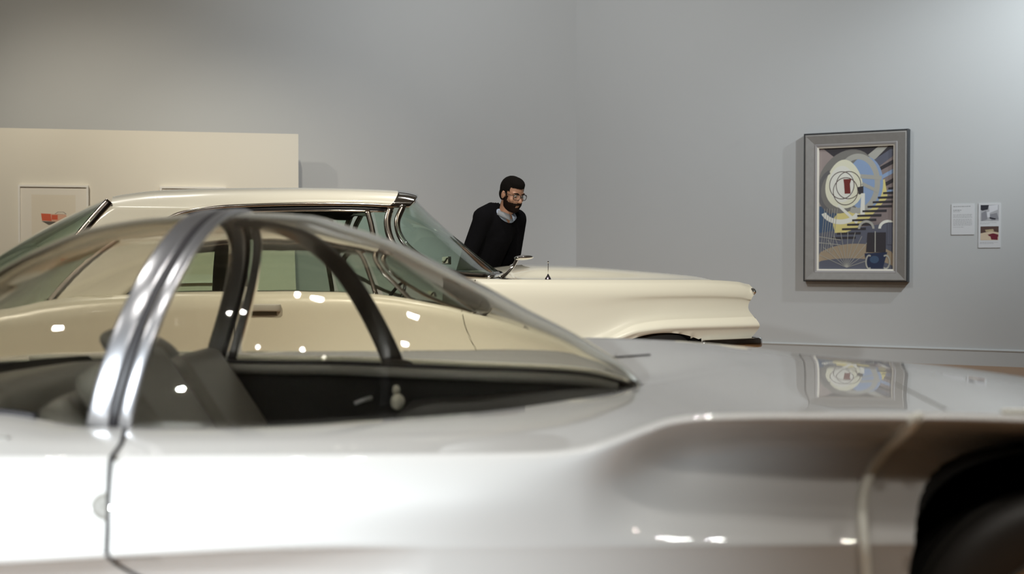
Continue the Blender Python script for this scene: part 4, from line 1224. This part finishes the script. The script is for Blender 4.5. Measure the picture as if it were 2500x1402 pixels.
# sweater
sw = [('c', chest - Up * 0.03, hip + Up * 0.06, 0.135, 0.140), ('e', hip + Up * 0.05, (0.155, 0.115, 0.10), TBm), ('e', waist, (0.150, 0.112, 0.13), TBm), ('e', chest, (0.175, 0.125, 0.17), TBm),
      ('e', sh - Up * 0.03 - Fv * 0.03, (0.165, 0.105, 0.09), TBm), ('c', shR - Fv * 0.02 - Up * 0.02, sh - Fv * 0.035 + Up * 0.045, 0.068, 0.066), ('c', shL - Fv * 0.02 - Up * 0.02, sh - Fv * 0.035 + Up * 0.045, 0.068, 0.066), ('c', sh - Fv * 0.02 + Up * 0.03, sh + Fv * 0.0 + Up * 0.072, 0.085, 0.074)]
for (a, e, h) in ((shR, elR, haR), (shL, elL, haL)):
    a_ = a - Up * 0.025
    sw += [('c', a_, e, 0.070, 0.055), ('c', e, h + (e - h) * 0.08, 0.054, 0.040)]
vdir_t = pp(0.0, 0.12, 1.30)
def vneck(c):
    """keep the wool everywhere but in a V below the throat and a round hole at the neck"""
    q = c - pp(0.0, 0.0, 0.0); r = q.dot(Rv); f = q.dot(Fv); z = q.z
    if f > -0.01 and z > 1.355 and abs(r) < (z - 1.355) * 0.44: return False
    if z > 1.478 and abs(r) < 0.075 and f > -0.10: return False
    return True
so = fuse('sweater', sw, M['sweater'], man, 0.009, 8, cut=vneck)
solid(so, 0.006, 1)
# shirt: inner body of cloth seen in the V, and collar leaves
fuse('shirt', [('e', sh - Up * 0.02 + Fv * 0.006, (0.108, 0.090, 0.092), TBm), ('e', chest, (0.13, 0.09, 0.12), TBm)], M['shirt'], man, 0.009, 6, cut=lambda c: not (c.z > 1.41 and (c - neck0).dot(Fv) > -0.2 and abs((c - neck0).dot(Rv)) < 0.04))
for sg in (-1, 1):
    V = []; n = 14
    for k in range(n + 1):
        a = math.radians(180 - 172 * k / n)          # from nape to throat
        cx, cy = math.sin(a) * 0.066 * sg, math.cos(a) * 0.074
        cc = pp(0.0, 0.040, 1.0)
        drop = 0.066 * (k / n) ** 1.3
        p0 = cc + Rv * cx + Fv * (cy) + Up * (0.460 - drop)
        wd = 0.030 + 0.018 * (k / n) ** 3
        p1 = p0 + (Rv * math.sin(a) * sg + Fv * math.cos(a)) * 0.020 - Up * wd
        V += [p0, p1]
    o = mobj('shirt_collar', V, grid_faces(n + 1, 2), M['shirt_grey'] if sg < 0 else M['shirt'], man, True); solid(o, 0.004, 0)
# trousers and shoes
tr = [('e', hip - Up * 0.03, (0.150, 0.115, 0.13), None)]
tr[0] = ('e', hip - Up * 0.03, (0.150, 0.115, 0.13), [list(Rv), list(Fv), list(Up)])
for (h, k, f) in ((hip - Rv * 0.08, knR, foR), (hip + Rv * 0.08, knL, foL)):
    tr += [('c', h, k, 0.092, 0.068), ('c', k, f + Up * 0.02, 0.066, 0.055)]
fuse('trousers', tr, M['trousers'], man, 0.012, 5)
for f in (foR, foL):
    fuse('shoe', [('e', f - Up * 0.035 - Fv * 0.02, (0.045, 0.07, 0.05), [list(Rv), list(Fv), list(Up)]), ('e', f - Up * 0.050 + Fv * 0.10, (0.048, 0.11, 0.038), [list(Rv), list(Fv), list(Up)])], M['shoe'], man, 0.008, 4)
# hair: short sides, fuller top
def haircut(c):
    q = c - head_c; x, y, z = q.dot(hx), q.dot(hy), q.dot(hz)
    if y > 0.040 and z < 0.062: return False
    if y > 0.022 and z < 0.030: return False
    if z < -0.012 and y > -0.015: return False
    if z < -0.060: return False
    return True
ho = fuse('hair', [('e', hp_(0, -0.014, 0.036), (0.082, 0.102, 0.094), HB), ('e', hp_(0, 0.012, 0.078), (0.066, 0.078, 0.052), HB), ('e', hp_(0.0, -0.045, -0.01), (0.072, 0.062, 0.07), HB)], M['hair'], man, 0.005, 3, cut=haircut)
solid(ho, 0.006, -1)
# beard and moustache
def beardcut(c):
    q = c - head_c; x, y, z = q.dot(hx), q.dot(hy), q.dot(hz)
    if z > 0.005: return False
    if y > 0.045 and z > -0.048: return False
    if y > 0.060 and abs(x) < 0.020 and -0.082 < z < -0.060: return False
    if y < 0.0 and z < -0.05: return False
    if y < -0.012: return False
    if z > -0.042 and y > 0.030: return False
    return True
bo = fuse('beard', [('e', hp_(0, 0.016, -0.046), (0.0705, 0.082, 0.086), HB), ('e', hp_(0, 0.052, -0.092), (0.042, 0.040, 0.036), HB)], M['beard'], man, 0.004, 2, cut=beardcut)
solid(bo, 0.004, -1)
fuse('moustache', [('c', hp_(0.003, 0.100, -0.050), hp_(0.036, 0.080, -0.062), 0.0085, 0.006), ('c', hp_(-0.003, 0.100, -0.050), hp_(-0.036, 0.080, -0.062), 0.0085, 0.006)], M['beard'], man, 0.003, 2)
for sg in (-1, 1):
    ellipsoid('eye', hp_(0.031 * sg, 0.0765, 0.004), (0.0125, 0.0075, 0.0065), M['eye'], man, axes=(hx, hy, hz), seg=12)
    ellipsoid('iris', hp_(0.033 * sg, 0.0830, 0.002), (0.0055, 0.003, 0.0055), M['black'], man, axes=(hx, hy, hz), seg=10)
    tube('eyebrow', [hp_(0.012 * sg, 0.091, 0.020), hp_(0.030 * sg, 0.090, 0.028), hp_(0.052 * sg, 0.074, 0.024)], [0.003, 0.0045, 0.0025], M['hair'], man, 8)
gl = None
rimpts = {}
for sg in (-1, 1):
    c = hp_(0.033 * sg, 0.104, 0.002)
    pts = []
    for k in range(25):
        a = 2 * math.pi * k / 24
        x_ = math.copysign(abs(math.cos(a)) ** 0.7, math.cos(a)) * 0.027; z_ = math.copysign(abs(math.sin(a)) ** 0.7, math.sin(a)) * 0.021
        pts.append(c + hx * x_ + hz * z_ - hy * abs(x_ + 0.033 * sg) * 0.18)
    if gl is None:
        gl = tube('glasses', pts, 0.0022, M['black'], man, 6, smooth_path=False, label='thin black-rimmed glasses')
    else:
        tube('glasses_rim', pts, 0.0022, M['black'], gl, 6, smooth_path=False)
    mobj('lens', pts[:-1], [tuple(range(24))], M['lens_glass'], gl, False)
    tube('temple', [c + hx * 0.026 * sg + hz * 0.008 - hy * 0.010, hp_(0.074 * sg, 0.060, 0.010), hp_(0.082 * sg, 0.0, 0.008), hp_(0.082 * sg, -0.016, -0.008)], 0.0020, M['black'], gl, 6, smooth_path=False)
tube('glasses_bridge', [hp_(-0.008, 0.103, 0.006), hp_(0, 0.106, 0.009), hp_(0.008, 0.103, 0.006)], 0.002, M['black'], gl, 6, smooth_path=False)
